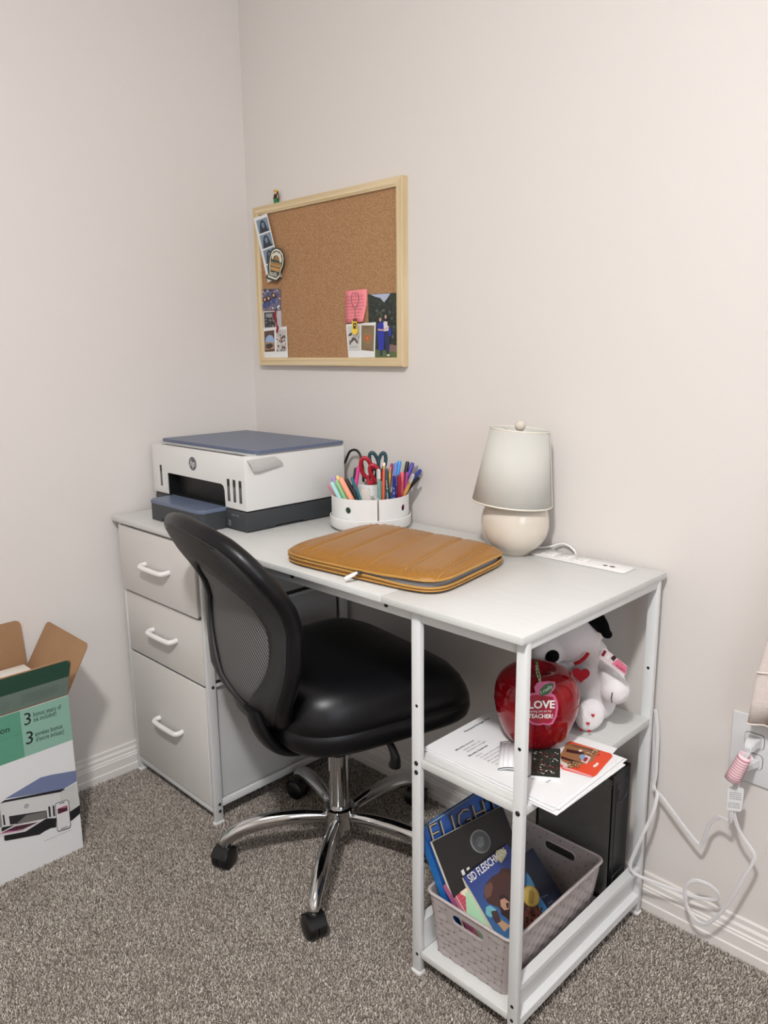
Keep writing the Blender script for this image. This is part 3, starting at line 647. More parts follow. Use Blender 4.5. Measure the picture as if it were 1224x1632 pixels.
def edge(k, f): return [q2(*ringuv(k, 2*math.pi*i/NT))+Vector((0, 0, f(*ringuv(1, 2*math.pi*i/NT)))) for i in range(NT)]
mb = MB(); mb.tube(edge(1.002, lambda u, v: .7712+.0045*gap(u, v)), .0026, 8, closed=True, up=(0, 0, 1)); obj('upper_zip_tape', mb, MT, slv, smooth=60)
mb = MB(); mb.tube(edge(1.002, lambda u, v: .7650-.003*gap(u, v)), .0026, 8, closed=True, up=(0, 0, 1)); obj('lower_zip_tape', mb, MT, slv, smooth=60)
mb = MB(); mb.tube(edge(1.001, lambda u, v: .7565), .0018, 8, closed=True, up=(0, 0, 1)); obj('piping', mb, MT, slv, smooth=60)
mb = MB(); P = [edge(.975, lambda u, v: .760)[i] for i in range(NT)]; mb.prism(P, (0, 0, 1), .010); obj('lining', mb, GRY, slv, smooth=30)
zp = Vector((.946, -.4655, .7685)); mb = MB(); mb.box(-.005, .005, -.004, .004, -.004, .004, .0015, mtx=Matrix.Translation(zp)); obj('zip_slider', mb, mat('pewter', (120, 112, 104), .3, .9), slv)
a_, b_ = zp+Vector((-.001, -.004, .001)), Vector((.932, -.4895, .7585)); mb = MB(); d = (b_-a_); mb.lathe([(.0022, 0), (.0038, d.length*.35), (.0042, d.length*.9), (.0036, d.length)], a_, 14, d); obj('zip_pull', mb, GLOS, slv)

# ------------------------------------------------------------------ lamp
LC = Vector((1.034, -.0925, 0)); lamp = thing('table_lamp', (LC.x, LC.y, .75), 'small table lamp with off-white tilted drum shade and round beige base', 'lamp')
CER = mat('beige_ceramic', (212, 202, 188), .14, coat=.3); LIN = mat('shade_linen', (204, 202, 195), .95, bump=(900, .06, .0003), spec=.1)
pr = [(.030, .7501), (.034, .7503)]
for i in range(1, 30):
    t = -1+2*i/30; rr_ = .0715*(1-abs(t)**2.25)**(1/2.15)
    if rr_ > (.034 if t < 0 else .018): pr.append((rr_, .8175+.0675*t))
pr += [(.014, .884)]
mb = MB(); mb.lathe(pr, LC, 56); obj('base', mb, CER, lamp, smooth=60)
mb = MB(); mb.lathe([(.011, .883), (.011, .90)], LC, 16); obj('socket', mb, WMET, lamp)
tilt = Matrix.Translation((LC.x-.001, LC.y, .94))@Matrix.Rotation(math.radians(5.0), 4, Vector((-.69, .70, 0)))
def lt(mb): mb.b.transform(tilt); return mb
mb = MB(); mb.lathe([(.0835, -.080), (.0610, .074)], (0, 0, 0), 64); mb.b.faces.ensure_lookup_table(); [mb.b.faces.remove(f) for f in [f for f in mb.b.faces if len(f.verts) > 4]]
o = obj('shade', lt(mb), LIN, lamp, smooth=60); md = o.modifiers.new('s', 'SOLIDIFY'); md.thickness = .0014
for r, z in ((.0837, -.080), (.0612, .074)):
    mb = MB(); mb.tube([Vector((r*math.cos(a), r*math.sin(a), z)) for a in [2*math.pi*k/56 for k in range(56)]], .0011, 6, closed=True, up=(0, 0, 1), flat=1.6); obj('shade_trim', lt(mb), mat('trim_cream', (226, 220, 206), .7), lamp, smooth=60)
an = math.radians(28); mb = MB()
for rr0, rr1, z0, z1 in ((.0845, .0620, -.080, .074),):
    p = [Vector((rr0*math.cos(an+d), rr0*math.sin(an+d), z0)) for d in (-.05, .06)]; q_ = [Vector((rr1*math.cos(an+d), rr1*math.sin(an+d), z1)) for d in (.06, -.05)]
    mb.prism(p+q_, (math.cos(an), math.sin(an), 0), .0012)
obj('shade_seam', lt(mb), LIN, lamp, smooth=0)
mb = MB()
for k in range(3):
    a = .6+2*math.pi/3*k; mb.tube([Vector((0, 0, .064)), Vector((.030*math.cos(a), .030*math.sin(a), .063)), Vector((.0605*math.cos(a), .0605*math.sin(a), .0735))], .0013, 6)
obj('shade_spider', lt(mb), WMET, lamp)
mb = MB(); mb.lathe([(.006, .060), (.006, .072)], (0, 0, 0), 16); mb.ell((0, 0, .0815), (.0115, .0115, .0115)); obj('finial', lt(mb), CER, lamp, smooth=60)
mb = MB(); P = smoothpath([(1.052, -.035, .7535), (1.075, -.022, .757), (1.092, -.012, .764), (1.110, -.010, .766), (1.128, -.009, .757), (1.134, -.0085, .745), (1.136, -.008, .72)], 6); mb.tube(P, .0028, 10, up=(0, 0, 1), flat=.7); obj('lamp_cord', mb, GLOS, lamp, smooth=60)

# ------------------------------------------------------------------ cork board and what is pinned to it
bx0, bx1, bz0, bz1 = .0545, .6415, 1.1365, 1.578
board = thing('cork_board', (.348, 0, bz0), 'cork notice board in a pale pine frame hanging on the long wall', 'notice board')
PINE = mat('pine', (222, 202, 164), .5, var=(16, (204, 180, 138), (.15, 1, 9)))
PINV = mat('pine_upright', (222, 202, 164), .5, var=(16, (204, 180, 138), (9, 1, .15)))
CORK = mat('cork', (180, 142, 106), .9, bump=(420, .5, .001), var=(260, (158, 118, 82)), spec=.15)
fw = .0225
def mitre(a, b, c, d, m):   # outer corners a,b and inner corners c,d (x,z)
    mb = MB(); A = [Vector((p[0], 0, p[1])) for p in (a, b)]; B = [Vector((p[0], 0, p[1])) for p in (c, d)]
    rows = []
    for t, y in ((0, -.0005), (0, -.019), (.07, -.0205), (.72, -.0205), (.80, -.0192), (.96, -.0186), (1, -.0175), (1, -.009)):
        rows.append([A[0].lerp(B[1], t)+Vector((0, y, 0)), A[1].lerp(B[0], t)+Vector((0, y, 0))])
    mb.grid(rows); obj('frame_rail', mb, m, board, smooth=25)
O_ = [(bx0, bz0), (bx1, bz0), (bx1, bz1), (bx0, bz1)]; I_ = [(bx0+fw, bz0+fw), (bx1-fw, bz0+fw), (bx1-fw, bz1-fw), (bx0+fw, bz1-fw)]
for k in range(4): mitre(O_[k], O_[(k+1) % 4], I_[(k+1) % 4], I_[k], PINE if k % 2 == 0 else PINV)
mb = MB(); mb.box(bx0+.012, bx1-.012, -.0125, -.001, bz0+.012, bz1-.012); obj('cork_sheet', mb, CORK, board, smooth=0)
YB = -.0130
PAP = mat('photo_paper', (232, 232, 230), .35); PAPM = mat('matte_paper', (236, 236, 236), .8)
def flat(name, pl, pix, label, cat, m, th=.0004, h=0.0, group=None, parent=None):
    """thin card whose corners stand on plane pl"""
    pts = [pl.at(x, y, h) for x, y in pix]; mb = MB(); mb.prism(pts, pl.N, th); o = obj(name, mb, m, parent, smooth=0)
    if not parent: tag(o, label, cat, group)
    return o
def prt_(name, pl, shapes, parent, h0, dh=.00008):
    mb = MB()
    for i, (pix, m) in enumerate(shapes):
        pts = [pl.at(*p, h0+dh*i) for p in pix] if not isinstance(pix, tuple) else ellipse(pl, *pix[:4], h0+dh*i, rot=pix[4] if len(pix) > 4 else 0)
        mb.poly(pts, m)
    return obj(name, mb, None, parent, smooth=0)
def ink(r, g, b, rough=.4): return mat('ink_%d_%d_%d' % (r, g, b), (r, g, b), rough)
pb = PY(YB)
# booth photo strip
s0, s1, s2, s3 = Vector((404, 348)), Vector((425.5, 340)), Vector((449, 441)), Vector((427, 450))
def stq(u, v): p = (s0*(1-u)+s1*u)*(1-v)+(s3*(1-u)+s2*u)*v; return (p.x, p.y)
strip_ = flat('photo_strip', PY(-.0215), [stq(0, 0), stq(1, 0), stq(1, 1), stq(0, 1)], 'blue toned photo booth strip slanting at the upper left of the cork board', 'photo', PAP, .0005)
pl = PY(-.0220); sh_ = []
for k in range(4):
    v0, v1 = .05+.235*k, .26+.235*k
    sh_.append(([stq(.14, v0), stq(.93, v0), stq(.93, v1), stq(.14, v1)], ink(126, 146, 164)))
    sh_.append(([stq(.22, v1), stq(.30, v0+.10), stq(.42, v0+.03), stq(.60, v0+.02), stq(.72, v0+.07), stq(.80, v1-.04), stq(.92, v1)], ink(38, 48, 62)))
    sh_.append(([stq(.44, v0+.075), stq(.56, v0+.05), stq(.64, v0+.08), stq(.62, v0+.13), stq(.52, v0+.15), stq(.45, v0+.12)], ink(120, 138, 156)))
prt_('booth_picture', pl, sh_, strip_, .0001)
# shaped magnet
def c3(x, y): return (395+x/6.525, 330+y/6.525)
mo = [c3(*p) for p in ((300, 418), (340, 434), (372, 480), (380, 540), (372, 610), (345, 672), (338, 735), (296, 776), (198, 742), (202, 715), (222, 690), (216, 610), (226, 520), (245, 455), (268, 428))]
sc_ = lambda P, k: [(sum(p[0] for p in P)/len(P)*(1-k)+p[0]*k, sum(p[1] for p in P)/len(P)*(1-k)+p[1]*k) for p in P]
mg = flat('shaped_magnet', PY(-.0226), mo, 'arch shaped green, white and tan badge overlapping the photo booth strip', 'badge', ink(62, 66, 58), .0035)
pl = PY(-.0262)
prt_('badge_print', pl, [(sc_(mo, .90), ink(226, 222, 206)), (sc_(mo, .80), ink(62, 70, 60)),
    ([c3(*p) for p in ((248, 530), (252, 490), (300, 462), (340, 490), (352, 540), (350, 575), (330, 575), (325, 530), (300, 500), (270, 510), (262, 545))], ink(222, 218, 200)),
    ([c3(*p) for p in ((236, 566), (345, 590), (340, 634), (236, 606))], ink(190, 146, 84)), ([c3(*p) for p in ((236, 616), (334, 642), (322, 676), (240, 654))], ink(190, 146, 84)),
    ([c3(*p) for p in ((272, 545), (282, 512), (300, 502), (322, 520), (326, 560))], ink(150, 112, 66)),
    ([c3(*p) for p in ((226, 672), (250, 672), (262, 684), (296, 676), (300, 722), (226, 706))], ink(228, 224, 208))], mg, .0001)
text('badge_lettering', 'ROAD SIDE', pl.at(*c3(244, 590), .0009), pl.at(*c3(332, 612), .0009), pl.N, ink(62, 70, 60), mg, ext=.0003)
text('badge_lettering', 'B&B', pl.at(*c3(232, 700), .0009), pl.at(*c3(294, 716), .0009), pl.N, ink(62, 70, 60), mg, ext=.0003)
# crowd photo
o = flat('photograph', PY(-.0140), [(416.5, 461), (447, 460), (448, 494), (418, 495)], 'snapshot of a cheering crowd, top of the three pictures at lower left of the board', 'photo', ink(104, 100, 122), .0004)
rs = random.Random(3); S = []
for i in range(70):
    x, y = rs.uniform(417.5, 447), rs.uniform(461.5, 494); k = rs.random(); c = rs.choice([(236, 232, 236), (60, 56, 74), (190, 150, 130), (70, 84, 140), (30, 28, 34), (210, 170, 160), (160, 150, 180)])
    S.append(((min(max(x, 419), 446), min(max(y, 462.8), 492.5), .7+k*.8, .6+k*1.0), ink(*c)))
for hx, hy in ((422, 478), (428, 476), (436, 471)): S += [((hx, hy, 3.2, 5.0), ink(34, 26, 26)), ((hx, hy-.5, 1.7, 2.6), ink(206, 164, 142)), ((hx, hy+9, 3.6, 4.4), ink(64, 78, 130))]
prt_('picture', PY(-.0144), S, o, .0001, .00001)
# square instant photo, under the red tassel
o = flat('photograph', PY(-.0140), [(418.5, 496), (448, 495), (449, 523), (420, 524)], 'dark group snapshot in a grey border, behind the red tassel', 'photo', ink(200, 200, 202), .0004)
S = [([(421, 498), (438, 497), (439, 521), (422, 522)], ink(60, 60, 62)), ([(423.5, 500), (434, 499.5), (434, 506), (424, 507)], ink(150, 150, 148))]
for i in range(26): S.append(((rs.uniform(424, 437), rs.uniform(506, 520), 1.1, 1.3), ink(*rs.choice([(28, 28, 30), (120, 118, 118), (170, 160, 156), (44, 44, 48)]))))
prt_('picture', PY(-.0144), S, o, .0001, .00001)
# double picture card
o = flat('photo_card', PY(-.0148), [(419, 524), (457, 520), (459, 569.5), (422, 570.5)], 'white card with stone arch and street pictures at the board lower left corner', 'photo', PAP, .0004)
S = [([(421, 528), (437, 526), (438, 560), (422, 561)], ink(92, 66, 50)), ([(422.5, 545), (424, 538), (429, 533.5), (434, 535), (437, 541), (437, 547)], ink(150, 176, 210)), ([(422.5, 545), (437, 546), (437.5, 556), (423, 558)], ink(168, 132, 102)), ([(424, 549), (432, 547), (436, 551), (430, 556), (424, 555)], ink(60, 44, 36)),
     ([(440, 527), (456, 525), (457, 560), (441, 561)], ink(196, 190, 184))]
for i in range(34): S.append(((rs.uniform(441.5, 455), rs.uniform(532, 559), 1.0, 1.6), ink(*rs.choice([(60, 64, 60), (150, 60, 58), (236, 232, 228), (90, 84, 80), (40, 40, 40)]))))
prt_('picture', PY(-.0152), S, o, .0001, .00001)
# red tassel hanging from a pin
t = thing('tassel', PY(-.022).at(441, 530), 'red cord tassel hanging over the lower left pictures', 'tassel'); pl = PY(-.022); RED = mat('red_yarn', (140, 26, 42), .8, bump=(600, .5, .001))
mb = MB(); mb.tube([pl.at(*p) for p in ((439.5, 496), (438, 503), (440, 510), (440.5, 516), (442.5, 522), (441, 530))], [.0022, .0040, .0032, .0020, .0036, .0026], 10); obj('cord', mb, RED, t, smooth=60)
mb = MB(); mb.ell(pl.at(439.5, 496), (.0028, .0028, .0028)); obj('pin', mb, RED, t, smooth=60)
# pink note
mb = MB(); c = [(550, 464), (584.5, 460.5), (584, 487), (578.5, 512.5), (550, 515)]; rows = []
for v in range(7):
    r = []
    for u in range(5):
        a, b = v/6, u/4; L_ = (550-.5*a*0, 464+51*a); R_ = (584.6-6.2*max(0, (a-.45)/.55), 460.5+52*a); r.append(PY(-.0142-.006*a**3*(.4+b)-.001*math.sin(3*b)).at(L_[0]*(1-b)+R_[0]*b, L_[1]*(1-b)+R_[1]*b))
    rows.append(r)
mb.grid(rows); note = tag(obj('sticky_note', mb, mat('pink_paper', (244, 142, 150), .7), smooth=60), 'pink handwritten note pinned at lower right of the cork board', 'note'); md = note.modifiers.new('s', 'SOLIDIFY'); md.thickness = .0003
lines = ['you are the very', 'best sister and i', 'hope this year', 'brings you all', 'the good things', 'we talked about', 'love always', 'see you soon']
for k, s in enumerate(lines):
    y = 473+k*5.2; a = (y-462)/52; yy = -.0142-.006*a**3*.9-.0016; xr = 582-5*max(0, (a-.45)/.55)
    text('handwriting', s, PY(yy).at(552, y+1), PY(yy).at(xr-rs.uniform(0, 3), y-.8), (0, -1, 0), ink(150, 74, 84), note, h=.0028, shear=.2, ext=.0003)
# key chain
t = thing('key_chain', PY(-.022).at(566, 540), 'yellow tag key chain with a heart shaped wire ring, hanging over the pink note', 'key chain'); pl = PY(-.0225); WIRE = mat('wire', (120, 112, 112), .3, .9)
hp = [(566, 491), (561, 484), (559.5, 476), (561, 469), (564, 466), (566, 469), (568, 466), (571, 469), (571.5, 477), (570, 484)]
mb = MB(); mb.tube(smoothpath([pl.at(*p) for p in hp], 3, True), .0007, 6, closed=True); obj('heart_ring', mb, WIRE, t, smooth=60)
for k in range(6):
    c_ = pl.at(565.8+(.2 if k % 2 else -.2), 491.5+k*2.7); mb = MB(); mb.tube([c_+Vector((.0011*math.cos(a), .0006*(1 if k % 2 else -1)*math.cos(a), .0026*math.sin(a))) for a in [2*math.pi*i/10 for i in range(10)]], .0004, 5, closed=True); obj('chain_link', mb, WIRE, t, smooth=60)
tg = flat('yellow_tag', pl, [(562.5, 511), (568.5, 510), (570.5, 529), (568, 533.5), (564.5, 533), (562, 529)], None, None, mat('yellow_plastic', (240, 206, 70), .35), .003, parent=t)
prt_('tag_print', PY(-.0256), [([(562.5, 508), (568.5, 507), (568.6, 512), (562.6, 512.6)], ink(120, 60, 60)), ([(562.6, 515), (567.5, 514.5), (568, 524), (563.2, 524)], ink(40, 36, 26)), ([(564, 517), (566, 517), (566.3, 519.5), (564.3, 519.5)], ink(240, 206, 70)), ([(566.5, 521), (567.4, 521), (567.4, 523), (566.5, 523)], ink(240, 206, 70))], tg, .0001)
# sun card
o = flat('photo_card', PY(-.0150), [(551.5, 517), (599, 513.5), (597.5, 569.5), (555.5, 570)], 'white instant card with horse drawing and brown sun picture under the pink note', 'photo', PAP, .0004)
S = [([(553.5, 520), (573.5, 519), (574, 559), (556, 559)], ink(206, 206, 200)), ([(576, 518.5), (596.5, 518.5), (595.5, 560), (575.5, 558)], ink(132, 112, 84))]
for k in range(24):
    a = 2*math.pi*k/24; S.append(([(585.5+4*math.cos(a-.06), 539+4.6*math.sin(a-.06)), (585.5+(9.2 if k % 2 else 7)*math.cos(a), 539+(13.5 if k % 2 else 10)*math.sin(a)), (585.5+4*math.cos(a+.06), 539+4.6*math.sin(a+.06))], ink(200, 160, 96)))
S += [((585.5, 539, 4.2, 5.2), ink(176, 84, 44)), ((585.5, 539, 2.4, 3.2), ink(206, 116, 64)), ([(578, 520.5), (585, 522), (593.5, 520.5), (585, 521.2)], ink(70, 56, 44)), ([(577.5, 555), (585, 557), (593, 556), (585, 556.2)], ink(70, 56, 44))]
S += [([(554.5, 536), (557.5, 531), (562, 530), (564, 532), (561, 533), (559.5, 535)], ink(70, 62, 62)), ([(558, 545), (562, 537), (567, 539), (571, 546), (569, 548), (565, 542), (560, 546), (557.5, 550)], ink(92, 76, 68)), ([(557, 543), (559, 543), (559, 550), (557, 549)], ink(92, 80, 74)), ((562.5, 532.5, 1.8, 1.8), ink(226, 216, 200)), ([(558, 553), (570, 552), (570, 552.7), (558, 553.7)], ink(110, 104, 100)), ([(570, 537), (574, 533), (571.5, 541), (571, 548), (570, 548)], ink(150, 150, 144))]
prt_('picture', PY(-.0154), S, o, .0001, .00001)
# photograph of two people
o = flat('photograph', PY(-.0140), [(586.5, 469), (633.5, 466.5), (634.5, 570), (589, 570)], 'tall photo of two people in blue embracing before dark trees', 'photo', mat('tree_print', (52, 60, 52), .35, var=(90, (26, 32, 28))), .0004)
S = [([(590, 469.4), (622, 467.6), (617, 476), (612, 482), (606, 475), (598, 473)], ink(176, 184, 206)), ([(588.5, 556), (634, 560), (634.4, 569.6), (589, 569.6)], ink(86, 104, 56)), ([(618, 548), (634, 551), (634, 561), (618, 560)], ink(128, 100, 96))]
for i in range(60): S.append(((rs.uniform(590, 631), rs.uniform(477, 545), rs.uniform(.8, 2.2), rs.uniform(.8, 2.6)), ink(*rs.choice([(34, 42, 36), (70, 84, 66), (92, 98, 92), (22, 26, 24), (58, 70, 50)]))))
BLU = ink(40, 52, 160); NAV = ink(38, 44, 84); SK = ink(206, 168, 150); HR = ink(58, 40, 34)
S += [([(601.5, 518), (606, 511), (611.5, 514), (612.5, 530), (612, 558), (603.5, 558), (602, 536)], BLU), ([(606, 558), (609, 558), (608.5, 567), (605.5, 567)], NAV),
      ([(612, 528), (621, 526), (621, 542), (620, 564), (616, 564), (614, 548)], NAV), ([(611, 514), (614, 511.5), (618, 511.5), (620, 518), (619, 527), (612, 528)], ink(222, 214, 214)), ([(619, 520), (624, 525), (623.5, 535), (619.5, 536)], BLU),
      ([(602, 524), (612, 525), (617, 521), (617.5, 523.5), (612, 527.5), (602, 526.5)], SK), ((605, 509.5, 2.7, 4.6), HR), ((606, 509.5, 1.7, 3.0), SK), ((615.5, 506.5, 2.9, 6.2), ink(30, 24, 24)), ((614.5, 505, 1.7, 3.2), SK), ([(617, 506), (619, 508), (620, 520), (617.5, 519)], ink(30, 24, 24)), ((619, 566, 2.4, 1.5), ink(226, 222, 220))]
prt_('picture', PY(-.0144), S, o, .0001, .00001)
# toy figure on the frame
FX = .153; toy = thing('toy_figure', (FX, -.010, bz1), 'tiny toy figure with yellow cap and green legs standing on the cork board frame', 'toy')
mb = MB(); mb.box(FX-.0068, FX-.0003, -.0145, -.0065, bz1, bz1+.0130, .0006); mb.box(FX+.0003, FX+.0068, -.0145, -.0065, bz1, bz1+.0130, .0006); obj('legs', mb, ink(30, 122, 66), toy)
mb = MB(); a = [Vector((FX+sx*w_, -.0105+sy*.0038, z)) for z, w_ in ((bz1+.013, .0072), (bz1+.0245, .0052)) for sx, sy in ((-1, -1), (1, -1), (1, 1), (-1, 1))]
V_ = mb._v(a); [mb.face([V_[i] for i in f]) for f in ((0, 1, 2, 3), (4, 5, 6, 7), (0, 1, 5, 4), (1, 2, 6, 5), (2, 3, 7, 6), (3, 0, 4, 7))]; obj('torso', mb, ink(28, 32, 40), toy)
for sg in (-1, 1):
    mb = MB(); mb.tube([(FX+sg*.0062, -.0105, bz1+.0225), (FX+sg*.0085, -.011, bz1+.018), (FX+sg*.0088, -.0135, bz1+.0135)], .0018, 8); obj('arm', mb, ink(206, 150, 108), toy, smooth=60)
mb = MB(); mb.lathe([(.0038, .0245), (.0047, .0255), (.0047, .0325), (.0036, .0340)], (FX, -.0105, bz1), 18); obj('head', mb, ink(226, 178, 112), toy, smooth=60)
mb = MB(); mb.ell((FX, -.0105, bz1+.0335), (.0056, .0056, .0040)); mb.box(FX-.0045, FX+.0045, -.0185, -.0115, bz1+.0325, bz1+.0338, .0005); obj('cap', mb, ink(222, 176, 66), toy)
mb = MB(); mb.tube([(FX+.0046, -.0095, bz1+.031), (FX+.0060, -.0085, bz1+.022), (FX+.0075, -.009, bz1+.008)], [.0026, .0030, .0018], 8); mb.tube([(FX-.0046, -.0085, bz1+.031), (FX-.0050, -.0085, bz1+.024)], .0018, 8); obj('hair', mb, ink(54, 38, 26), toy, smooth=60)

# ------------------------------------------------------------------ cardboard box
X1, X0, Y1, Y0, ZT = .260, .018, -.756, -1.262, .400
CB = mat('brown_card', (164, 128, 94), .85, var=(5, (152, 116, 84))); BW = mat('box_white', (222, 222, 222), .5)
carton = thing('cardboard_box', ((X0+X1)/2, (Y0+Y1)/2, 0), 'open printer carton with green band and printer picture beside the left wall', 'box')
GD = ink(46, 84, 68, .5); GM = ink(122, 140, 130, .5); GR = ink(136, 176, 158, .5); GL_ = ink(88, 148, 122, .5)
def panel(name, p, n, mo, mi, th=.0028):
    """card sheet: outer print on the first material, brown inside"""
    mb = MB(); P = [Vector(q) for q in p]; n = Vector(n).normalized(); a = mb._v(P); b = mb._v([q-n*th for q in P]); k = len(P)
    mb.face(a, mo); mb.face(list(reversed(b)), mi)
    for i in range(k): mb.face([a[i], a[(i+1) % k], b[(i+1) % k], b[i]], mi)
    return obj(name, mb, None, carton, smooth=0)
fr_ = panel('front_panel', [(X1, Y0, 0), (X1, Y1, 0), (X1, Y1, ZT), (X1, Y0, ZT)], (1, 0, 0), BW, CB)
panel('side_panel', [(X0, Y1, 0), (X1-.004, Y1, 0), (X1-.004, Y1, ZT), (X0, Y1, ZT)], (0, 1, 0), BW, CB)
panel('side_panel', [(X0, Y0, 0), (X1-.004, Y0, 0), (X1-.004, Y0, ZT), (X0, Y0, ZT)], (0, -1, 0), BW, CB)
panel('back_panel', [(X0, Y0+.004, 0), (X0, Y1-.004, 0), (X0, Y1-.004, ZT), (X0, Y0+.004, ZT)], (-1, 0, 0), BW, CB)
panel('bottom_panel', [(X0+.004, Y0+.004, .004), (X1-.004, Y0+.004, .004), (X1-.004, Y1-.004, .004), (X0+.004, Y1-.004, .004)], (0, 0, -1), CB, CB)
def cut_flap(a, b, out, L, r=.012):
    a, b, out = Vector(a), Vector(b), Vector(out).normalized()*L; U = (b-a).normalized(); t = out.normalized()
    return [a, b, b+out-t*r-U*.002, b+out-t*r*.3-U*(r*.3+.002), b+out-U*(r+.002), a+out+U*(r+.002), a+out-t*r*.3+U*(r*.3+.002), a+out-t*r+U*.002]
dF = Vector((.045, 0, .103)); nF = Vector((.103, 0, -.045)).normalized()
ff = panel('front_flap', cut_flap((X1, Y0, ZT), (X1, Y1, ZT), dF, .113), nF, CB, CB)
dS = Vector((0, .062, .106)); panel('side_flap', cut_flap((X0+.002, Y1, ZT), (X1-.002, Y1, ZT), dS, .123), (0, .106, -.062), BW, CB)
panel('side_flap', cut_flap((X1-.002, Y0, ZT), (X0+.002, Y0, ZT), (0, -.075, .095), .121), (0, -.095, -.075), BW, CB)
panel('back_flap', cut_flap((X0, Y0, ZT), (X0, Y1, ZT), (-.0085, 0, .122), .124), (-1, 0, -.07), BW, CB)
# the printed side of the front flap faces the room, so it carries the green band
Ff = Plane((X1, 0, ZT), nF); e = nF*.0006
def fp(y, s): return Vector((X1, y, ZT))+dF.normalized()*s+Ff.N*.0004
decal('green_print', [([fp(Y0+.002, .004), fp(Y1-.002, .004), fp(Y1-.004, .060), fp(Y0+.004, .060)], GM), ([fp(Y0+.004, .060), fp(Y1-.004, .060), fp(Y1-.004, .100), fp(Y1-.014, .111), fp(Y0+.014, .111), fp(Y0+.004, .100)], GD)], ff)
for k in range(6):
    s = .044-.0052*k; text('small_print', 'Printer contents setup guide ink bottles power cord regulatory notice', fp(-.865, s)+Ff.N*.0004, fp(-.782-(.01 if k == 5 else 0), s)+Ff.N*.0004, Ff.N, ink(92, 104, 98), ff, h=.0024)
    text('small_print', 'Contenu imprimante guide bouteilles encre cordon avis', fp(-.98, s-.004)+Ff.N*.0004, fp(-.890, s-.004)+Ff.N*.0004, Ff.N, ink(92, 104, 98), ff, h=.0024)
bp = PX(X1)
def B3(y, z, h=.0004): return Vector((X1+h, y, z))
decal('green_print', [([B3(Y0, .287), B3(-.866, .287), B3(-.866, .399), B3(Y0, .399)], GL_), ([B3(-.866, .287), B3(Y1, .287), B3(Y1, .399), B3(-.866, .399)], GR), ([B3(Y0, .3445, .0005), B3(-.866, .3445, .0005), B3(-.866, .346, .0005), B3(Y0, .346, .0005)], ink(76, 136, 110))], fr_)
K_ = ink(26, 34, 32)
def bt(s, a, b, h=None): text('box_lettering', s, bp.at(*a, .0008), bp.at(*b, .0008), (1, 0, 0), K_, fr_, h=h)
bt('3', (38.8, 1156.5), (49.6, 1153.5)); bt('bonus years of', (53.3, 1142.3), (97.5, 1129.3), .0115); bt('ink included\u2020', (53.8, 1151.0), (90.5, 1139.5), .0115)
bt('3', (41.5, 1187), (52.8, 1184)); bt('ann\u00e9es bonus', (56, 1173.8), (99.3, 1160.2), .0115); bt("d'encre incluse\u2020", (57.6, 1182.2), (102.5, 1168.5), .0115)
bt('on', (0, 1170.5), (15.3, 1166.2))
def sh6(L, m, h=0): return ([bp.at(x/7.42, 1200+y/7.42, .0004+h) for x, y in L], m)
pw, pk, pbl = ink(206, 206, 204), ink(28, 28, 32), ink(112, 122, 156)
yL = lambda a, b, z: B3(a, z)
pic = [sh6([(-120, 640), (50, 590), (715, 460), (910, 345), (945, 620), (835, 690), (560, 790), (20, 880), (-120, 900)], pw, .0001),
 sh6([(55, 545), (480, 290), (610, 258), (900, 208), (905, 335), (745, 430)], pbl, .0003), sh6([(0, 600), (50, 560), (745, 425), (770, 430), (715, 462), (50, 585)], pk, .0004),
 sh6([(710, 462), (910, 345), (945, 610), (835, 690), (840, 790), (730, 780)], ink(196, 196, 192), .0002),
 sh6([(835, 690), (945, 615), (948, 715), (850, 800), (670, 830), (660, 775)], pk, .0004), sh6([(15, 905), (25, 880), (560, 775), (665, 770), (665, 880), (600, 890), (530, 925), (470, 965), (70, 1040), (50, 1030), (50, 990)], pk, .0005),
 sh6([(105, 750), (550, 680), (560, 770), (120, 850)], ink(40, 40, 42), .0006), sh6([(310, 735), (545, 690), (550, 780), (180, 850)], ink(110, 108, 106), .0007),
 sh6([(-60, 975), (180, 850), (540, 775), (555, 770), (300, 930), (10, 985)], ink(210, 206, 206), .0008), sh6([(20, 945), (185, 865), (460, 815), (280, 900)], ink(70, 36, 48), .0009), sh6([(-40, 965), (100, 925), (290, 905), (270, 915), (60, 950)], ink(184, 108, 150), .001),
 sh6([(30, 735), (48, 732), (66, 852), (45, 855)], pk, .0006), sh6([(570, 635), (592, 632), (604, 755), (582, 758)], pk, .0006), sh6([(622, 625), (642, 622), (652, 745), (632, 748)], pk, .0006),
 sh6([(652, 610), (675, 588), (790, 552), (815, 570), (840, 860), (825, 890), (690, 932), (675, 915)], pk, .0012), sh6([(658, 612), (678, 594), (790, 558), (808, 574), (833, 856), (818, 882), (692, 924), (680, 908)], ink(214, 212, 212), .0013),
 sh6([(680, 665), (795, 618), (800, 682), (685, 725)], ink(76, 30, 48), .0014), sh6([(684, 660), (760, 628), (795, 620), (780, 650)], ink(178, 96, 120), .0015), sh6([(695, 600), (765, 576), (762, 588), (700, 606)], pk, .0015), sh6([(720, 898), (805, 862), (800, 872), (722, 906)], pk, .0015), sh6([(520, 1042), (845, 905), (845, 909), (522, 1046)], ink(150, 150, 150), .0003)]
ext_L = [([B3(-1.02, .128, .0005), B3(-.93, .118, .0005), B3(-.93, .20, .0005), B3(-1.0, .19, .0005), B3(-1.02, .185, .0005)], pw)]
decal('printer_picture', ext_L+pic, fr_)
lc = bp.at(314/7.42, 1200+628/7.42, .0012); mb = MB(); mb.lathe([(.0055, 0), (0, .0002)], lc, 24, (1, 0, 0)); ld = obj('logo_disc', mb, ink(150, 152, 160), fr_, smooth=0)
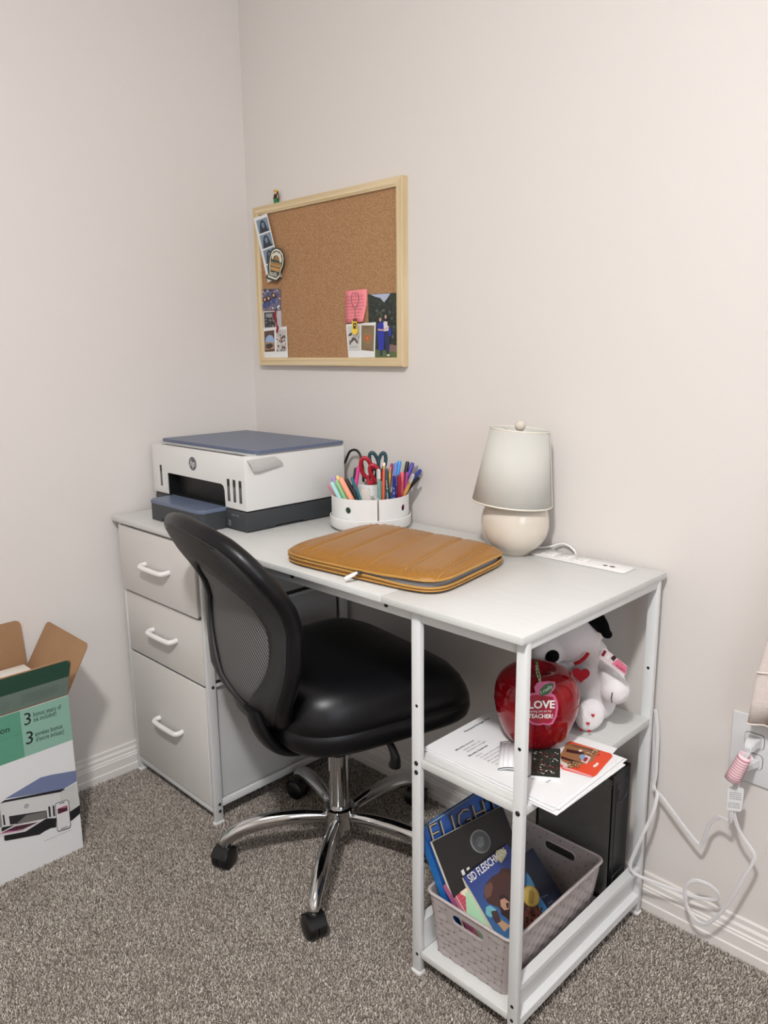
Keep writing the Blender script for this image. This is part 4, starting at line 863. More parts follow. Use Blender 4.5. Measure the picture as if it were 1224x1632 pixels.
text('logo_letters', 'hp', lc+Vector((.0005, -.0038, -.002)), lc+Vector((.0005, .0038, -.002)), (1, 0, 0), pw, ld, shear=.25)
mb = MB(); mb.box(X0+.010, X0+.12, -.98, -.800, .10, .395, .004); mb.box(X0+.006, X0+.075, -.835, -.764, .10, .412, .004)
tag(obj('foam_insert', mb, mat('white_foam', (232, 228, 222), .9)), 'white packing foam block inside the open printer carton', 'packing foam')

# ------------------------------------------------------------------ middle shelf: papers, notebook, gift card, apple, plush dog
ZS_ = .4532; pp = PZ(ZS_+.006)
for k in range(5):
    z = ZS_+.0001+.0013*k; dx, dy, a = [(0.012, -.006, -.02), (.010, .006, .015), (.003, -.004, -.012), (0.006, .002, .006), (0, 0, .0)][k]
    cx_, cy_ = 1.2335+dx, -.3405+dy; mt = Matrix.Translation((cx_, cy_, z))@Matrix.Rotation(a, 4, 'Z')
    mb = MB(); mb.box(-.1395, .1395, -.108, .108, 0, .0011, mtx=mt)
    lab = ['lowest sheet of the paper pile on the middle shelf', 'second sheet from the bottom of the paper pile on the middle shelf', 'middle sheet of the paper pile on the middle shelf', 'sheet just under the top page of the paper pile', 'printed budget plan page on top of the shelf paper pile'][k]
    page = tag(obj('paper_sheet', mb, PAPM, smooth=0), 'white '+lab if k < 4 else 'white '+lab, 'paper', 'sheets on the middle shelf')
zt = ZS_+.0001+.0013*4+.0011; pp = PZ(zt+.0002); TX = ink(52, 52, 54, .8); TL = ink(104, 104, 106, .8)
def pl_text(s, a, b, h, m=TX, off=0): text('printed_text', s, pp.at(*a), pp.at(*b), (0, 0, 1), m, page, h=h, off=off)
pl_text('Personal Budget Plan', (742, 1167), (781, 1145), .0052, off=.02)
def yt(s, x, y, L, h=.0035, m=TL, off=0): text('printed_text', s, (x, y, zt+.0002), (x, y+L, zt+.0002), (0, 0, 1), m, page, h=h, off=off)
yt('Monthly Income', 1.146, -.418, .052, .0040, TX, .02); yt('Salary after tax', 1.156, -.408, .050); yt('Allowance and gifts', 1.164, -.408, .056)
yt('Monthly Expenses', 1.176, -.418, .055, .0040, TX, .02)
for k, (s, L) in enumerate([('Rent', .016), ('Groceries and household', .062), ('Phone and internet', .048), ('Bus pass', .034), ('Insurance', .036), ('Clothing', .030), ('Savings', .020), ('Medical', .022), ('Eating out', .026)]): yt(s, 1.186+.0085*k, -.408, L)
yt('Total', 1.292, -.412, .030, .004, TX, .02); yt('Notes', 1.302, -.404, .018); yt('Balance', 1.325, -.395, .022)
# small open notebook
nb = thing('notebook', (1.285, -.37, zt), 'small notebook folded open, ruled page and dark floral cover, in front of the red apple', 'notebook')
z0 = zt+.0004; A = [PZ(z0).at(*p) for p in ((797, 1186), (793, 1229), (849, 1235), (850, 1196))]
def bil(P, u, v): return (P[0]*(1-v)+P[1]*v)*(1-u)+(P[3]*(1-v)+P[2]*v)*u
rows = [[bil(A, u/10, v/2)+Vector((0, 0, .0075*math.sin(math.pi*min(1, (u/10)*1.1+.05))**.6)) for u in range(11)] for v in range(3)]
mb = MB(); mb.grid(rows); o = obj('ruled_page', mb, PAPM, nb, smooth=60); md = o.modifiers.new('s', 'SOLIDIFY'); md.thickness = .0012
for k in range(1, 7):
    u = k/7; mb = MB(); P = [bil(A, u+d, v)+Vector((0, 0, .0075*math.sin(math.pi*min(1, u*1.1+.05))**.6+.0009)) for d, v in ((-.004, .06), (.004, .06), (.004, .95), (-.004, .95))]; mb.poly(P); obj('ruled_line', mb, ink(170, 168, 180), nb, smooth=0)
mb = MB(); mb.tube([bil(A, u/10, 1.0)+Vector((0, 0, .0085*math.sin(math.pi*min(1, (u/10)*1.1+.05))**.6+.0010)) for u in range(6)], .0007, 6); mb.tube([bil(A, u/10, 0)+Vector((0, 0, .0085*math.sin(math.pi*min(1, (u/10)*1.1+.05))**.6+.0010)) for u in range(6)], .0007, 6); obj('page_edge', mb, BLK, nb)
Bq = [PZ(z0).at(*p) for p in ((848, 1196), (846, 1240), (892, 1244), (893, 1198))]
mb = MB(); mb.prism(Bq, (0, 0, 1), .0048); obj('page_block', mb, PAPM, nb, smooth=0)
mb = MB(); mb.prism([b+Vector((0, 0, .005)) for b in Bq], (0, 0, 1), .0008); cvr = obj('floral_cover', mb, ink(44, 52, 46), nb, smooth=0)
S = []
for i in range(60):
    c_ = bil(Bq, rs.uniform(.06, .94), rs.uniform(.06, .94))+Vector((0, 0, .0060+i*.00001)); r1, r2, an = rs.uniform(.0014, .0036), rs.uniform(.0007, .0016), rs.uniform(0, 3)
    S.append(([c_+Vector((r1*math.cos(a)*math.cos(an)-r2*math.sin(a)*math.sin(an), r1*math.cos(a)*math.sin(an)+r2*math.sin(a)*math.cos(an), 0)) for a in [2*math.pi*k/8 for k in range(8)]], ink(*rs.choice([(168, 52, 62), (196, 200, 196), (150, 60, 66), (90, 110, 90), (220, 214, 210)]))))
decal('flower_print', S, cvr)
# gift card holder
z0 = zt+.0006; G = [(903, 1185), (909, 1182), (974, 1202), (976, 1206), (950, 1236), (943, 1239), (896, 1226), (893, 1221)]
pg = PZ(z0); gc = flat('gift_card', pg, G, 'red orange gift card packet with presents picture lying right of the red apple', 'gift card', ink(226, 76, 40), .0012)
pg = PZ(z0+.0013)
def g8(x, y): return (780+x/5.1, 960+y/5.1)
S = [([g8(*p) for p in ((630, 1145), (680, 1150), (905, 1210), (870, 1225), (840, 1290), (700, 1335), (640, 1355), (590, 1300), (575, 1240))], ink(150, 104, 68)),
     ([g8(*p) for p in ((630, 1190), (760, 1215), (775, 1235), (750, 1240), (620, 1215))], ink(66, 26, 24)), ([g8(*p) for p in ((585, 1250), (740, 1300), (730, 1315), (580, 1268))], ink(66, 26, 24)), ([g8(*p) for p in ((640, 1150), (880, 1205), (880, 1218), (700, 1175))], ink(96, 62, 44)),
     ([g8(*p) for p in ((590, 1345), (600, 1330), (830, 1410), (835, 1422))], ink(236, 170, 180)), ([g8(*p) for p in ((745, 1290), (780, 1240), (825, 1260), (790, 1312))], ink(226, 210, 210)), ([g8(*p) for p in ((756, 1285), (782, 1255), (806, 1266), (782, 1298))], ink(150, 40, 60)),
     ((g8(755, 1255)[0], g8(755, 1255)[1], 4.5, 4), ink(120, 160, 196)), ((g8(740, 1205)[0], g8(740, 1205)[1], 3, 1.6), ink(234, 226, 220)), ([g8(*p) for p in ((840, 1330), (878, 1300), (890, 1312), (868, 1335), (850, 1342))], ink(240, 226, 220)),
     ([g8(*p) for p in ((575, 1310), (585, 1290), (632, 1310), (640, 1335), (610, 1335))], ink(216, 206, 204))]
for i in range(60):
    x, y = (rs.uniform(640, 730), rs.uniform(1290, 1350)) if i % 2 else (rs.uniform(790, 890), rs.uniform(1195, 1245)); S.append(((g8(x, y)[0], g8(x, y)[1], rs.uniform(.7, 1.7), rs.uniform(.6, 1.3)), ink(*rs.choice([(60, 62, 42), (196, 172, 120), (120, 52, 40), (90, 88, 60), (220, 200, 160)]))))
prt_('picture', pg, S, gc, .0001, .00001)
o = flat('envelope', PZ(zt+.0003), [(905, 1168), (984, 1193), (974, 1204), (900, 1186)], 'blank white envelope corner sticking out from under the gift card', 'envelope', PAPM, .0003)
# red apple container
AC = Vector((1.226, -.284, zt+.0002)); RP = mat('red_clear_plastic', (176, 10, 30), .08, trans=.55, ior=1.3, coat=.4)
apple = thing('apple_container', AC, 'shiny see-through red plastic apple container with a love tag on the middle shelf', 'container')
pr = [(.030, .0), (.042, .002), (.055, .014), (.066, .036), (.0745, .062), (.0772, .085), (.0765, .105), (.070, .124), (.058, .1365), (.044, .142), (.030, .141), (.017, .134), (.008, .126), (0, .124)]
pr = [(p.x, p.y) for p in smoothpath([(a, b, 0) for a, b in pr], 3)]; pr = [(max(0, a), b) for a, b in pr]
mb = MB(); rows = []
for r, h in pr:
    row = []
    for i in range(60):
        a = 2*math.pi*i/60; k = 1+.018*math.cos(5*a)*(1-min(1, h/.08))**1+.012*math.cos(5*a)*max(0, (h-.1)/.04)
        row.append(AC+Vector((r*k*math.cos(a), r*k*math.sin(a), h)))
    rows.append(row)
mb.grid(rows, None, cv=True); mb.poly(rows[0][::-1]); o = obj('apple_shell', mb, RP, apple, smooth=70, weld=True); md = o.modifiers.new('s', 'SOLIDIFY'); md.thickness = .0012; md.offset = -1
mb = MB(); mb.tube([AC+Vector((.0772*math.cos(a), .0772*math.sin(a), .083)) for a in [2*math.pi*k/60 for k in range(60)]], .0011, 6, closed=True, up=(0, 0, 1)); obj('seam_ring', mb, RP, apple, smooth=60)
mb = MB(); mb.tube(smoothpath([AC+Vector((0, 0, .124)), AC+Vector((.003, -.003, .14)), AC+Vector((.001, -.006, .158))], 4), [.0028]*9, 8); obj('stem', mb, ink(74, 108, 60), apple, smooth=60)
rc = ink(196, 40, 50); ro = ink(214, 84, 44)
for i in range(9):
    a = i*2.4; r_ = .008+.034*((i*.618) % 1); c_ = AC+Vector((r_*math.cos(a), r_*math.sin(a), .016+.012*(i % 3))); mb = MB(); mb.box(-.012, .012, -.009, .009, -.006, .006, .003, mtx=Matrix.Translation(c_)@Matrix.Rotation(a, 4, 'Z')@Matrix.Rotation(.5*math.sin(i), 4, 'X')); obj('wrapped_sweet', mb, ro if i % 3 == 0 else rc, apple)
# its love tag, hanging on the front
tn = Vector((.70, -.70, .12)).normalized(); tO = AC+Vector((.70, -.70, 0)).normalized()*.082+Vector((0, 0, .075)); tp = Plane(tO, tn)
def t6(x, y): return (780+x/5.1, 960+y/5.1)
outline = [t6(*p) for p in ((385, 655), (410, 645), (470, 640), (530, 645), (537, 670), (525, 710), (500, 735), (530, 755), (552, 800), (558, 860), (545, 930), (515, 985), (480, 998), (440, 990), (400, 998), (350, 990), (305, 960), (280, 900), (278, 830), (295, 770), (330, 740), (375, 735), (362, 690))]
tgp = flat('love_tag', tp, outline, None, None, ink(186, 92, 132), .0012, parent=apple); cxm, cym = t6(420, 850)
ins = [(cxm+(x-cxm)*.88, cym+(y-cym)*.90+.8) for x, y in outline[7:22]]
prt_('tag_print', tp, [(ins, ink(142, 14, 40)), ([t6(*p) for p in ((405, 745), (412, 705), (450, 670), (505, 652), (525, 665), (515, 705), (480, 745), (430, 760))], ink(52, 96, 58))], tgp, .0013, .0002)
def tt(s, a, b, h, m=PW, off=0.0): text('tag_lettering', s, tp.at(*t6(*a), .0020), tp.at(*t6(*b), .0020), tn, m, tgp, h=h, off=off)
tt('LOVE', (318, 862), (532, 858), .0135, off=.03); tt('I really', (425, 745), (515, 690), .006); tt('having you as my', (325, 895), (505, 890), .0045); tt('TEACHER!', (315, 940), (515, 942), .0075, off=.02)
p0, p1 = tp.at(*t6(412, 650), .001), AC+Vector((.001, -.006, .150)); TW = [mat('green_twine', (70, 120, 60), .8), mat('white_twine', (225, 222, 214), .8)]
for s in (0, 1):
    mb = MB(); d = p1-p0; n1 = d.cross(_f).normalized(); mb.tube([p0+d*i/24+n1*(.0028*math.sin(i/24*math.pi)+.0008*math.cos(i*1.3+s*math.pi))*(1 if s else 1)+_f*(-.0008*math.sin(i*1.3+s*math.pi)-.001) for i in range(25)], .0008, 6); obj('twine', mb, TW[s], apple, smooth=60)
for s in (0, 1):
    mb = MB(); mb.tube([p0+d*i/24-n1*(.0028*math.sin(i/24*math.pi)+.0008*math.cos(i*1.3+s*math.pi))+_f*(-.0008*math.sin(i*1.3+s*math.pi)-.001) for i in range(25)], .0008, 6); obj('twine', mb, TW[s], apple, smooth=60)
# plush puppy (a plain one)
FUR = mat('white_plush', (222, 218, 218), .95, bump=(380, .5, .0015), sheen=.6, spec=.1); FB = mat('black_plush', (16, 16, 18), .95, bump=(380, .5, .0015), spec=.1); FR = mat('red_felt', (178, 22, 40), .9)
ph = PY(-.15)
dog = thing('plush_dog', (1.262, -.13, ZS_), 'white plush puppy with black ears and red heart sitting behind the apple', 'soft toy')
bodyc = Vector((1.247, -.118, ZS_+.070))
parts = [(bodyc, (.046, .040, .072), (0.05, 0, 1)), (bodyc+Vector((-.004, 0, -.034)), (.052, .046, .040), None), (bodyc+Vector((.002, -.004, .062)), (.030, .028, .035), None)]
me = blob(parts, .004); o = finish('body', me, [FUR], dog, 60, None)
hc = Vector((1.207, -.142, ZS_+.168)); md_ = Vector((-.38, -.78, -.42)).normalized()
me = blob([(hc, (.060, .052, .050), None), (hc+md_*.044, (.033, .031, .044), md_), (hc+Vector((.015, .008, .018)), (.050, .046, .040), None)], .004); finish('head', me, [FUR], dog, 60, None)
ns = PY(-.205).at(880, 1046); mb = MB(); mb.ell(ns, (.0165, .0125, .0135), d=md_); obj('nose', mb, FB, dog, smooth=60)
for q in ((903, 993, -.192), (866, 986, -.19)):
    mb = MB(); mb.ell(PY(q[2]).at(q[0], q[1]), (.0042, .0030, .0052)); obj('eye', mb, FB, dog, smooth=60)
ea = [PY(-.135).at(928, 972), PY(-.150).at(946, 982), PY(-.156).at(960, 999), PY(-.156).at(967, 1010)]
P = smoothpath(ea, 6); mb = MB(); n_ = len(P); mb.tube(P, [.010+.0085*math.sin(math.pi*(.15+.80*i/(n_-1))) for i in range(n_)], 14, up=(-.5, -.6, .3), flat=.42); mb.ell(P[-1], (.011, .007, .009)); obj('ear', mb, FB, dog, smooth=60)
mb = MB(); mb.tube(smoothpath([hc+Vector((-.040, .012, .034)), hc+Vector((-.068, .004, .022)), hc+Vector((-.080, -.002, -.008)), hc+Vector((-.078, -.004, -.036))], 6), [.012+.006*math.sin(math.pi*i/18) for i in range(19)], 12, up=(-.8, -.3, .3), flat=.42); obj('ear', mb, FB, dog, smooth=60)
ar = [Vector((1.276, -.122, ZS_+.122)), Vector((1.298, -.136, ZS_+.106)), Vector((1.313, -.152, ZS_+.086)), Vector((1.320, -.160, ZS_+.082))]
me = blob([(ar[0], (.021, .021, .030), ar[1]-ar[0]), (ar[1], (.023, .023, .030), ar[2]-ar[1]), (ar[2]+Vector((0, 0, .004)), (.028, .027, .027), None)], .004, 4); finish('arm', me, [FUR], dog, 60, None)
me = blob([(Vector((1.206, -.130, ZS_+.115)), (.018, .018, .028), (-.5, -.5, -.6)), (Vector((1.186, -.152, ZS_+.090)), (.022, .022, .025), None)], .004, 4); finish('arm', me, [FUR], dog, 60, None)
pwc = Vector((1.3215, -.1795, ZS_+.086)); 
mb = MB(); mb.tube([pwc+Vector((.002, -.002, .012)), pwc+Vector((.0005, -.0022, 0)), pwc+Vector((0, .002, -.010))], .0009, 6); obj('claw_stitch', mb, BLK, dog, smooth=60)
fc = Vector((1.278, -.178, ZS_+.036)); fd = Vector((.45, -.85, .25)).normalized()
me = blob([(fc-fd*.004, (.027, .034, .014), fd), (fc-fd*.03+Vector((0, 0, -.010)), (.024, .024, .034), fd)], .0035, 5); finish('leg', me, [FUR], dog, 60, None)
me = blob([(fc+Vector((-.085, -.0, 0))-fd*.004, (.027, .034, .014), (.1, -.95, .2)), (fc+Vector((-.075, .03, -.010)), (.024, .024, .034), (0, 1, 0))], .0035, 5); finish('leg', me, [FUR], dog, 60, None)
def heart(c, n, s, m, name, par, th=.0012):
    n = Vector(n).normalized(); U = n.cross(Vector((0, 0, 1))).normalized()*-1; V = n.cross(U)*-1; V = V if V.z > 0 else -V; P = []
    for k in range(28):
        t = 2*math.pi*k/28; P.append(Vector(c)+U*(s*math.sin(t)**3)+V*(s*(.8125*math.cos(t)-.3125*math.cos(2*t)-.125*math.cos(3*t)-.0625*math.cos(4*t))))
    mb = MB(); mb.prism(P, n, th); return obj(name, mb, m, par, smooth=0)
heart(PY(-.163).at(926, 1075), (.5, -.85, .1), .0165, FR, 'chest_heart', dog, .0025)
fpn = Plane(fc+fd*.0115, fd)
for q in ((945, 1140), (937, 1153), (939, 1165), (926, 1163)): heart(fpn.at(*q), fd, .0034, FR, 'foot_heart', dog, .001)
mb = MB(); mb.tube(smoothpath([PY(-.176).at(*p) for p in ((916, 1058), (925, 1054), (933, 1047), (937, 1041))], 4), .0038, 8, up=_f, flat=.7); obj('collar', mb, FR, dog, smooth=60)
tgl = PY(-.183); o = flat('hang_tag', tgl, [(956, 1036), (964, 1033), (1000, 1062), (997, 1076), (985, 1070), (952, 1047)], None, None, ink(222, 210, 212), .0008, parent=dog)
prt_('tag_print', PY(-.184), [([(975, 1058), (985, 1050), (999.5, 1063), (996.5, 1074.5)], ink(222, 122, 146)), ([(958, 1044), (963, 1036), (967, 1038), (962, 1047)], ink(120, 30, 46)), ([(973, 1049), (978, 1044), (983, 1048), (978, 1054)], ink(60, 40, 44)), ([(965, 1048), (970, 1043), (973, 1046), (969, 1051)], ink(236, 230, 230))], o, .0001)
text('tag_lettering', 'PUPPY', PY(-.1845).at(982, 1062), PY(-.1845).at(996, 1072), (0, -1, 0), ink(160, 40, 70), o, h=.004)

# ------------------------------------------------------------------ bottom shelf: basket, books, mesh file box
BAS = mat('taupe_plastic', (168, 158, 156), .5)
bk = thing('storage_basket', (1.21, -.31, .0552), 'taupe woven-look plastic basket holding books on the bottom shelf', 'basket')
bb_, bt_ = (1.127, 1.2955, -.456, -.168), (1.116, 1.3115, -.467, -.156); z0, z1 = .0555, .184
def rrect(b, z, r, n=6):
    x0, x1, y0, y1 = b; P = []
    for cx_, cy_, a0 in ((x1-r, y1-r, 0), (x0+r, y1-r, 90), (x0+r, y0+r, 180), (x1-r, y0+r, 270)):
        for k in range(n): a = math.radians(a0+90*k/(n-1)); P.append(Vector((cx_+r*math.cos(a), cy_+r*math.sin(a), z)))
    return P
def lerpb(t, o=0): return tuple(a*(1-t)+b*t+(o if i % 2 else -o) for i, (a, b) in enumerate(zip(bb_, bt_)))
mb = MB(); R = [rrect(lerpb(t), z0+(z1-z0)*t, .016) for t in (0, .5, 1)]; R += [rrect(lerpb(1, -.0025), z1, .0145), rrect(lerpb(.02, -.0025), z0+.003, .014)]
RR = mb.grid(R, None, cv=True); mb.face(RR[0]); mb.face(RR[-1])
for yy, sg in ((-.46, -1), (-.16, 1)):
    ct = MB(); P = []
    for k in range(8): a = -math.pi/2+math.pi*k/7; P.append(Vector((1.2135+.027+.0085*math.cos(a), yy-.03, .156+.0085*math.sin(a))))
    for k in range(8): a = math.pi/2+math.pi*k/7; P.append(Vector((1.2135-.027+.0085*math.cos(a), yy-.03, .156+.0085*math.sin(a))))
    ct.prism(P, (0, 1, 0), .06); mb = boolean(mb, ct)
obj('tub', mb, BAS, bk, smooth=30)
mb = MB(); mb.tube(rrect(lerpb(1, .0008), z1-.001, .0165), .0030, 8, closed=True, up=(0, 0, 1), flat=.9); obj('rim', mb, mat('taupe_rim', (184, 175, 173), .45), bk, smooth=60)
mb = MB()
for yy, h in ((-.4672, 1), (-.1555, -1)):
    P = [Vector((1.2135+sx*.027+.0105*math.cos(a), yy+.0045*h, .156+.0105*math.sin(a))) for sx, a0 in ((1, -math.pi/2), (-1, math.pi/2)) for a in [a0+math.pi*k/7 for k in range(8)]]
    mb.tube(P, .0016, 6, closed=True, up=(0, 1, 0))
obj('handle_rim', mb, mat('taupe_rim', 0), bk, smooth=60)
# woven relief: raised pillows in offset rows
def wallpt(face, s, t, o):
    b = lerpb(t, o); z = z0+(z1-z0)*t
    if face == 'f': return Vector((b[0]+(b[1]-b[0])*s, b[2], z))
    if face == 'r': return Vector((b[1], b[2]+(b[3]-b[2])*s, z))
    if face == 'l': return Vector((b[0], b[2]+(b[3]-b[2])*s, z))
    return Vector((b[0]+(b[1]-b[0])*s, b[3], z))
wv_ = MB(); NR = 9
for face, nc in (('f', 5), ('r', 8), ('l', 8), ('k', 5)):
    for r in range(NR):
        t0, t1 = .03+.93*r/NR, .03+.93*(r+1)/NR; off = .5 if r % 2 else 0
        for c_ in range(-1, nc+1):
            s0_, s1_ = .075+.85*(c_+off)/nc, .075+.85*(c_+1+off)/nc; s0_, s1_ = max(s0_, .07), min(s1_, .93)
            if s1_-s0_ < .03: continue
            if face in 'fk' and t1 > .66 and t0 < .90 and s1_ > .27 and s0_ < .73: continue
            g = .0028/(.2 if face in 'fk' else .31); gt = .006
            wv_.grid([[wallpt(face, s0_+g*.3+(s1_-s0_-g*.6)*i/4, t0+gt+(t1-t0-2*gt)*j/2-(.009*math.sin(math.pi*i/4) if j == 0 else .0), .0003+.0024*math.sin(math.pi*i/4)*(1.0 if j == 0 else (.7 if j == 1 else .15))) for j in range(3)] for i in range(5)])
tag(obj('weave_relief', wv_, BAS, bk, smooth=60), kind='stuff')
mb = MB()
for r in range(NR+1):
    for c_ in range(6):
        t = .03+.93*r/NR; s = .075+.85*(c_+(.5 if r % 2 else 0))/5
        if s > .95 or (.66 < t < .9 and .27 < s < .73): continue
        for fc_ in 'f': p = wallpt(fc_, s, min(t, .98), .0014); mb.box(p.x-.0009, p.x+.0009, p.y-.0003, p.y+.0003, p.z-.0007, p.z+.0007)
        p = wallpt('k', s, min(t, .97), -.0026-.0003); mb.box(p.x-.0010, p.x+.0010, p.y-.0003, p.y+.0003, p.z-.0010, p.z+.0010)
tag(obj('weave_holes', mb, ink(58, 54, 54), bk, smooth=0), kind='stuff')
PAGE = mat('book_pages', (214, 206, 190), .8)
def book(label, A, yd, dn, W, H, T, cover, coverside=None, cat='book', group='books in the basket'):
    """A: top spine-side front corner; yd: direction of the top edge; dn: direction down the spine; cover faces the room"""
    A, U, D = Vector(A), Vector(yd).normalized(), Vector(dn).normalized(); N = D.cross(U).normalized()
    if N.x < 0: N = -N
    t = thing('book', A+D*H, label, cat, group)
    def slab(name, a0, a1, d0, d1, n0, n1, m):
        P = [A+U*a+D*b-N*n0 for a, b in ((a0, d0), (a1, d0), (a1, d1), (a0, d1))]; mb = MB(); mb.prism(P, -N, n1-n0); return obj(name, mb, m, t, smooth=0)
    cv_ = slab('front_cover', 0, W, 0, H, 0, .0012, cover); slab('back_cover', 0, W, 0, H, T-.0012, T, coverside or cover); slab('spine', 0, .0014, 0, H, .0012, T-.0012, coverside or cover)
    slab('page_block', .0016, W-.003, .003, H-.003, .0012, T-.0012, PAGE)
    return t, cv_, Plane(A, N), A, U, D, N
DN = Vector((.485, 0, -.875))
# big blue book
t, cv_, bpn, A, U, D, N = book('large blue hardback titled FLIGHT leaning at the back left of the basket', (1.094, -.452, .292), (0, 1, 0), (.47, 0, -.88), .222, .262, .018, mat('flight_blue', (34, 84, 158), .3, var=(14, (22, 58, 124))), mat('flight_spine', (40, 110, 180), .3))
K2 = ink(16, 24, 44, .3); K3 = ink(176, 160, 130, .3)
text('cover_title', 'FLIGHT', bpn.at(690, 1350, .0004), bpn.at(797, 1297, .0004), N, K2, cv_, h=.040, off=.012, ext=.0002)
text('cover_title', 'FLIGHT', bpn.at(692, 1348, .0004), bpn.at(799, 1295, .0004), N, K3, cv_, h=.039, off=-.022, ext=.0006)
# black book with a silver medal
t, cv_, bpn, A, U, D, N = book('black book with a round silver medal in front of the blue one', (1.118, -.452, .277), (.05, 1, -.075), (.50, 0, -.865), .205, .250, .007, mat('black_cover', (30, 28, 30), .35), PAGE)
sx, sy = 765.5, 1341; prt_('silver_medal', bpn, [((sx, sy, 15.8, 19.2, -.35), ink(132, 134, 136, .25)), ((sx+.6, sy+.4, 14.0, 17.2, -.35), ink(74, 78, 80, .3)), ((sx, sy, 6.5, 9, -.3), ink(96, 100, 102, .3)), ([(sx-4, sy+8), (sx-1, sy-7), (sx+4, sy-8), (sx+6, sy+5), (sx+1, sy+10)], ink(112, 116, 118, .3))], cv_, .0003)
prt_('white_marks', bpn, [([(734.5, 1388), (738.5, 1385), (742, 1393), (737.5, 1396)], ink(226, 224, 220)), ([(743.5, 1384), (747.5, 1381), (748.5, 1385), (744.5, 1388)], ink(226, 224, 220))], cv_, .0003)
# pink bordered book
LN = Vector((.715, 0, -.699))
t, cv_, bpn, A, U, D, N = book('pink bordered book with polka dots, half covered by the dog adventure paperback', (1.151, -.452, .205), (0, 1, 0), LN, .150, .180, .012, mat('rose_cover', (170, 92, 112), .35), mat('rose_spine', (178, 100, 140), .35))
def uvp(a, b, h=.0003): return A+U*a+D*b+N*h
S = [([uvp(.006, .008), uvp(.14, .008), uvp(.14, .16), uvp(.006, .16)], ink(226, 200, 196)), ([uvp(.0075, .0095, .0004), uvp(.139, .0095, .0004), uvp(.139, .158, .0004), uvp(.0075, .158, .0004)], ink(184, 66, 84)),
     ([uvp(.018, .028, .0006), uvp(.034, .010, .0006), uvp(.044, .016, .0006), uvp(.030, .045, .0006)], ink(222, 208, 184)), ([uvp(.008, .060, .0007), uvp(.030, .032, .0007), uvp(.09, .05, .0007), uvp(.09, .15, .0007), uvp(.008, .15, .0007)], ink(166, 206, 170))]
for i in range(6):
    for j in range(7):
        c_ = uvp(.011+.0045*i, .013+.006*j, .0005); S.append(([c_+U*.0007*math.cos(a)+D*.0007*math.sin(a) for a in [2*math.pi*k/6 for k in range(6)]], ink(232, 196, 196)))
decal('cover_art', S, cv_)
# paperback with bear and gold medal
t, cv_, bpn, A, U, D, N = book('blue illustrated paperback with brown bear and gold medal on top of the basket books', (1.1635, -.416, .2065), (0, 1, 0), LN, .1405, .180, .010, mat('blue_cover', (52, 66, 128), .3), PAGE)
def uvq(a, b, h): return A+U*(a*.1405)+D*(b*.180)+N*h
GRD = []
for k in range(14):
    f_ = k/14; c_ = (int(52+10*f_), int(64+70*f_), int(128+44*f_)); GRD.append(([uvq(0, f_, .0002), uvq(1, f_, .0002), uvq(1, f_+1/14, .0002), uvq(0, f_+1/14, .0002)], ink(*c_)))
def cr(L, m, h): return ([bpn.at(660+x/6.12, 1240+y/6.12, h) for x, y in L], m)
BR1, BR2, BR3 = ink(72, 46, 42), ink(50, 32, 32), ink(104, 72, 62)
S = GRD+[cr([(800, 710), (850, 690), (900, 700), (895, 760), (850, 830), (800, 780)], ink(206, 200, 150), .0003),
 cr([(700, 1030), (760, 960), (820, 930), (850, 880), (930, 880), (960, 940), (1060, 1010), (1180, 1200), (1260, 1330), (1100, 1480), (930, 1400), (820, 1260), (720, 1220), (680, 1150)], BR1, .0005),
 cr([(690, 1050), (750, 1010), (770, 1060), (750, 1150), (700, 1180), (680, 1120)], BR3, .0006), cr([(830, 1150), (870, 1130), (930, 1180), (960, 1290), (930, 1380), (850, 1330)], BR2, .0006), cr([(840, 1190), (880, 1170), (930, 1210), (925, 1280), (880, 1290), (845, 1250)], ink(184, 140, 116), .0007), cr([(895, 1220), (925, 1215), (920, 1270), (905, 1270)], ink(44, 28, 28), .0008),
 cr([(700, 1260), (740, 1240), (800, 1280), (800, 1340), (740, 1360), (700, 1330)], ink(110, 176, 184), .0004), cr([(745, 1290), (790, 1330), (860, 1390), (940, 1440), (880, 1500), (800, 1400)], ink(196, 156, 120), .0006), cr([(750, 1300), (810, 1290), (850, 1400), (800, 1420), (770, 1370)], ink(70, 52, 52), .0007),
 cr([(1080, 1300), (1180, 1250), (1240, 1330), (1160, 1440), (1080, 1480)], ink(120, 62, 52), .0007), cr([(1100, 920), (1140, 980), (1180, 1060), (1100, 1060)], ink(80, 150, 190), .0004)]
for i in range(40):
    x, y = rs.uniform(1075, 1230), rs.uniform(1260, 1450)
    if x+y < 2640: S.append(cr([(x, y), (x+16, y-10), (x+26, y+12), (x+8, y+24)], ink(*rs.choice([(92, 44, 40), (60, 34, 34), (140, 96, 70), (40, 26, 28)])), .0008))
decal('cover_art', S, cv_)
text('cover_lettering', 'SID FLEISCHMAN', bpn.at(660+552/6.12, 1240+1022/6.12, .0010), bpn.at(660+905/6.12, 1240+738/6.12, .0010), N, ink(240, 236, 226), cv_, h=.0145, off=.01)
prt_('gold_medal', bpn, [((846, 1428.5, 13.5, 17.5, -.3), ink(196, 164, 74, .3)), ((846, 1428.5, 11.6, 15.4, -.3), ink(214, 186, 98, .3)), ([(842, 1440), (843, 1420), (848, 1417), (852, 1424), (850, 1440)], ink(176, 146, 62, .3))], cv_, .0012)
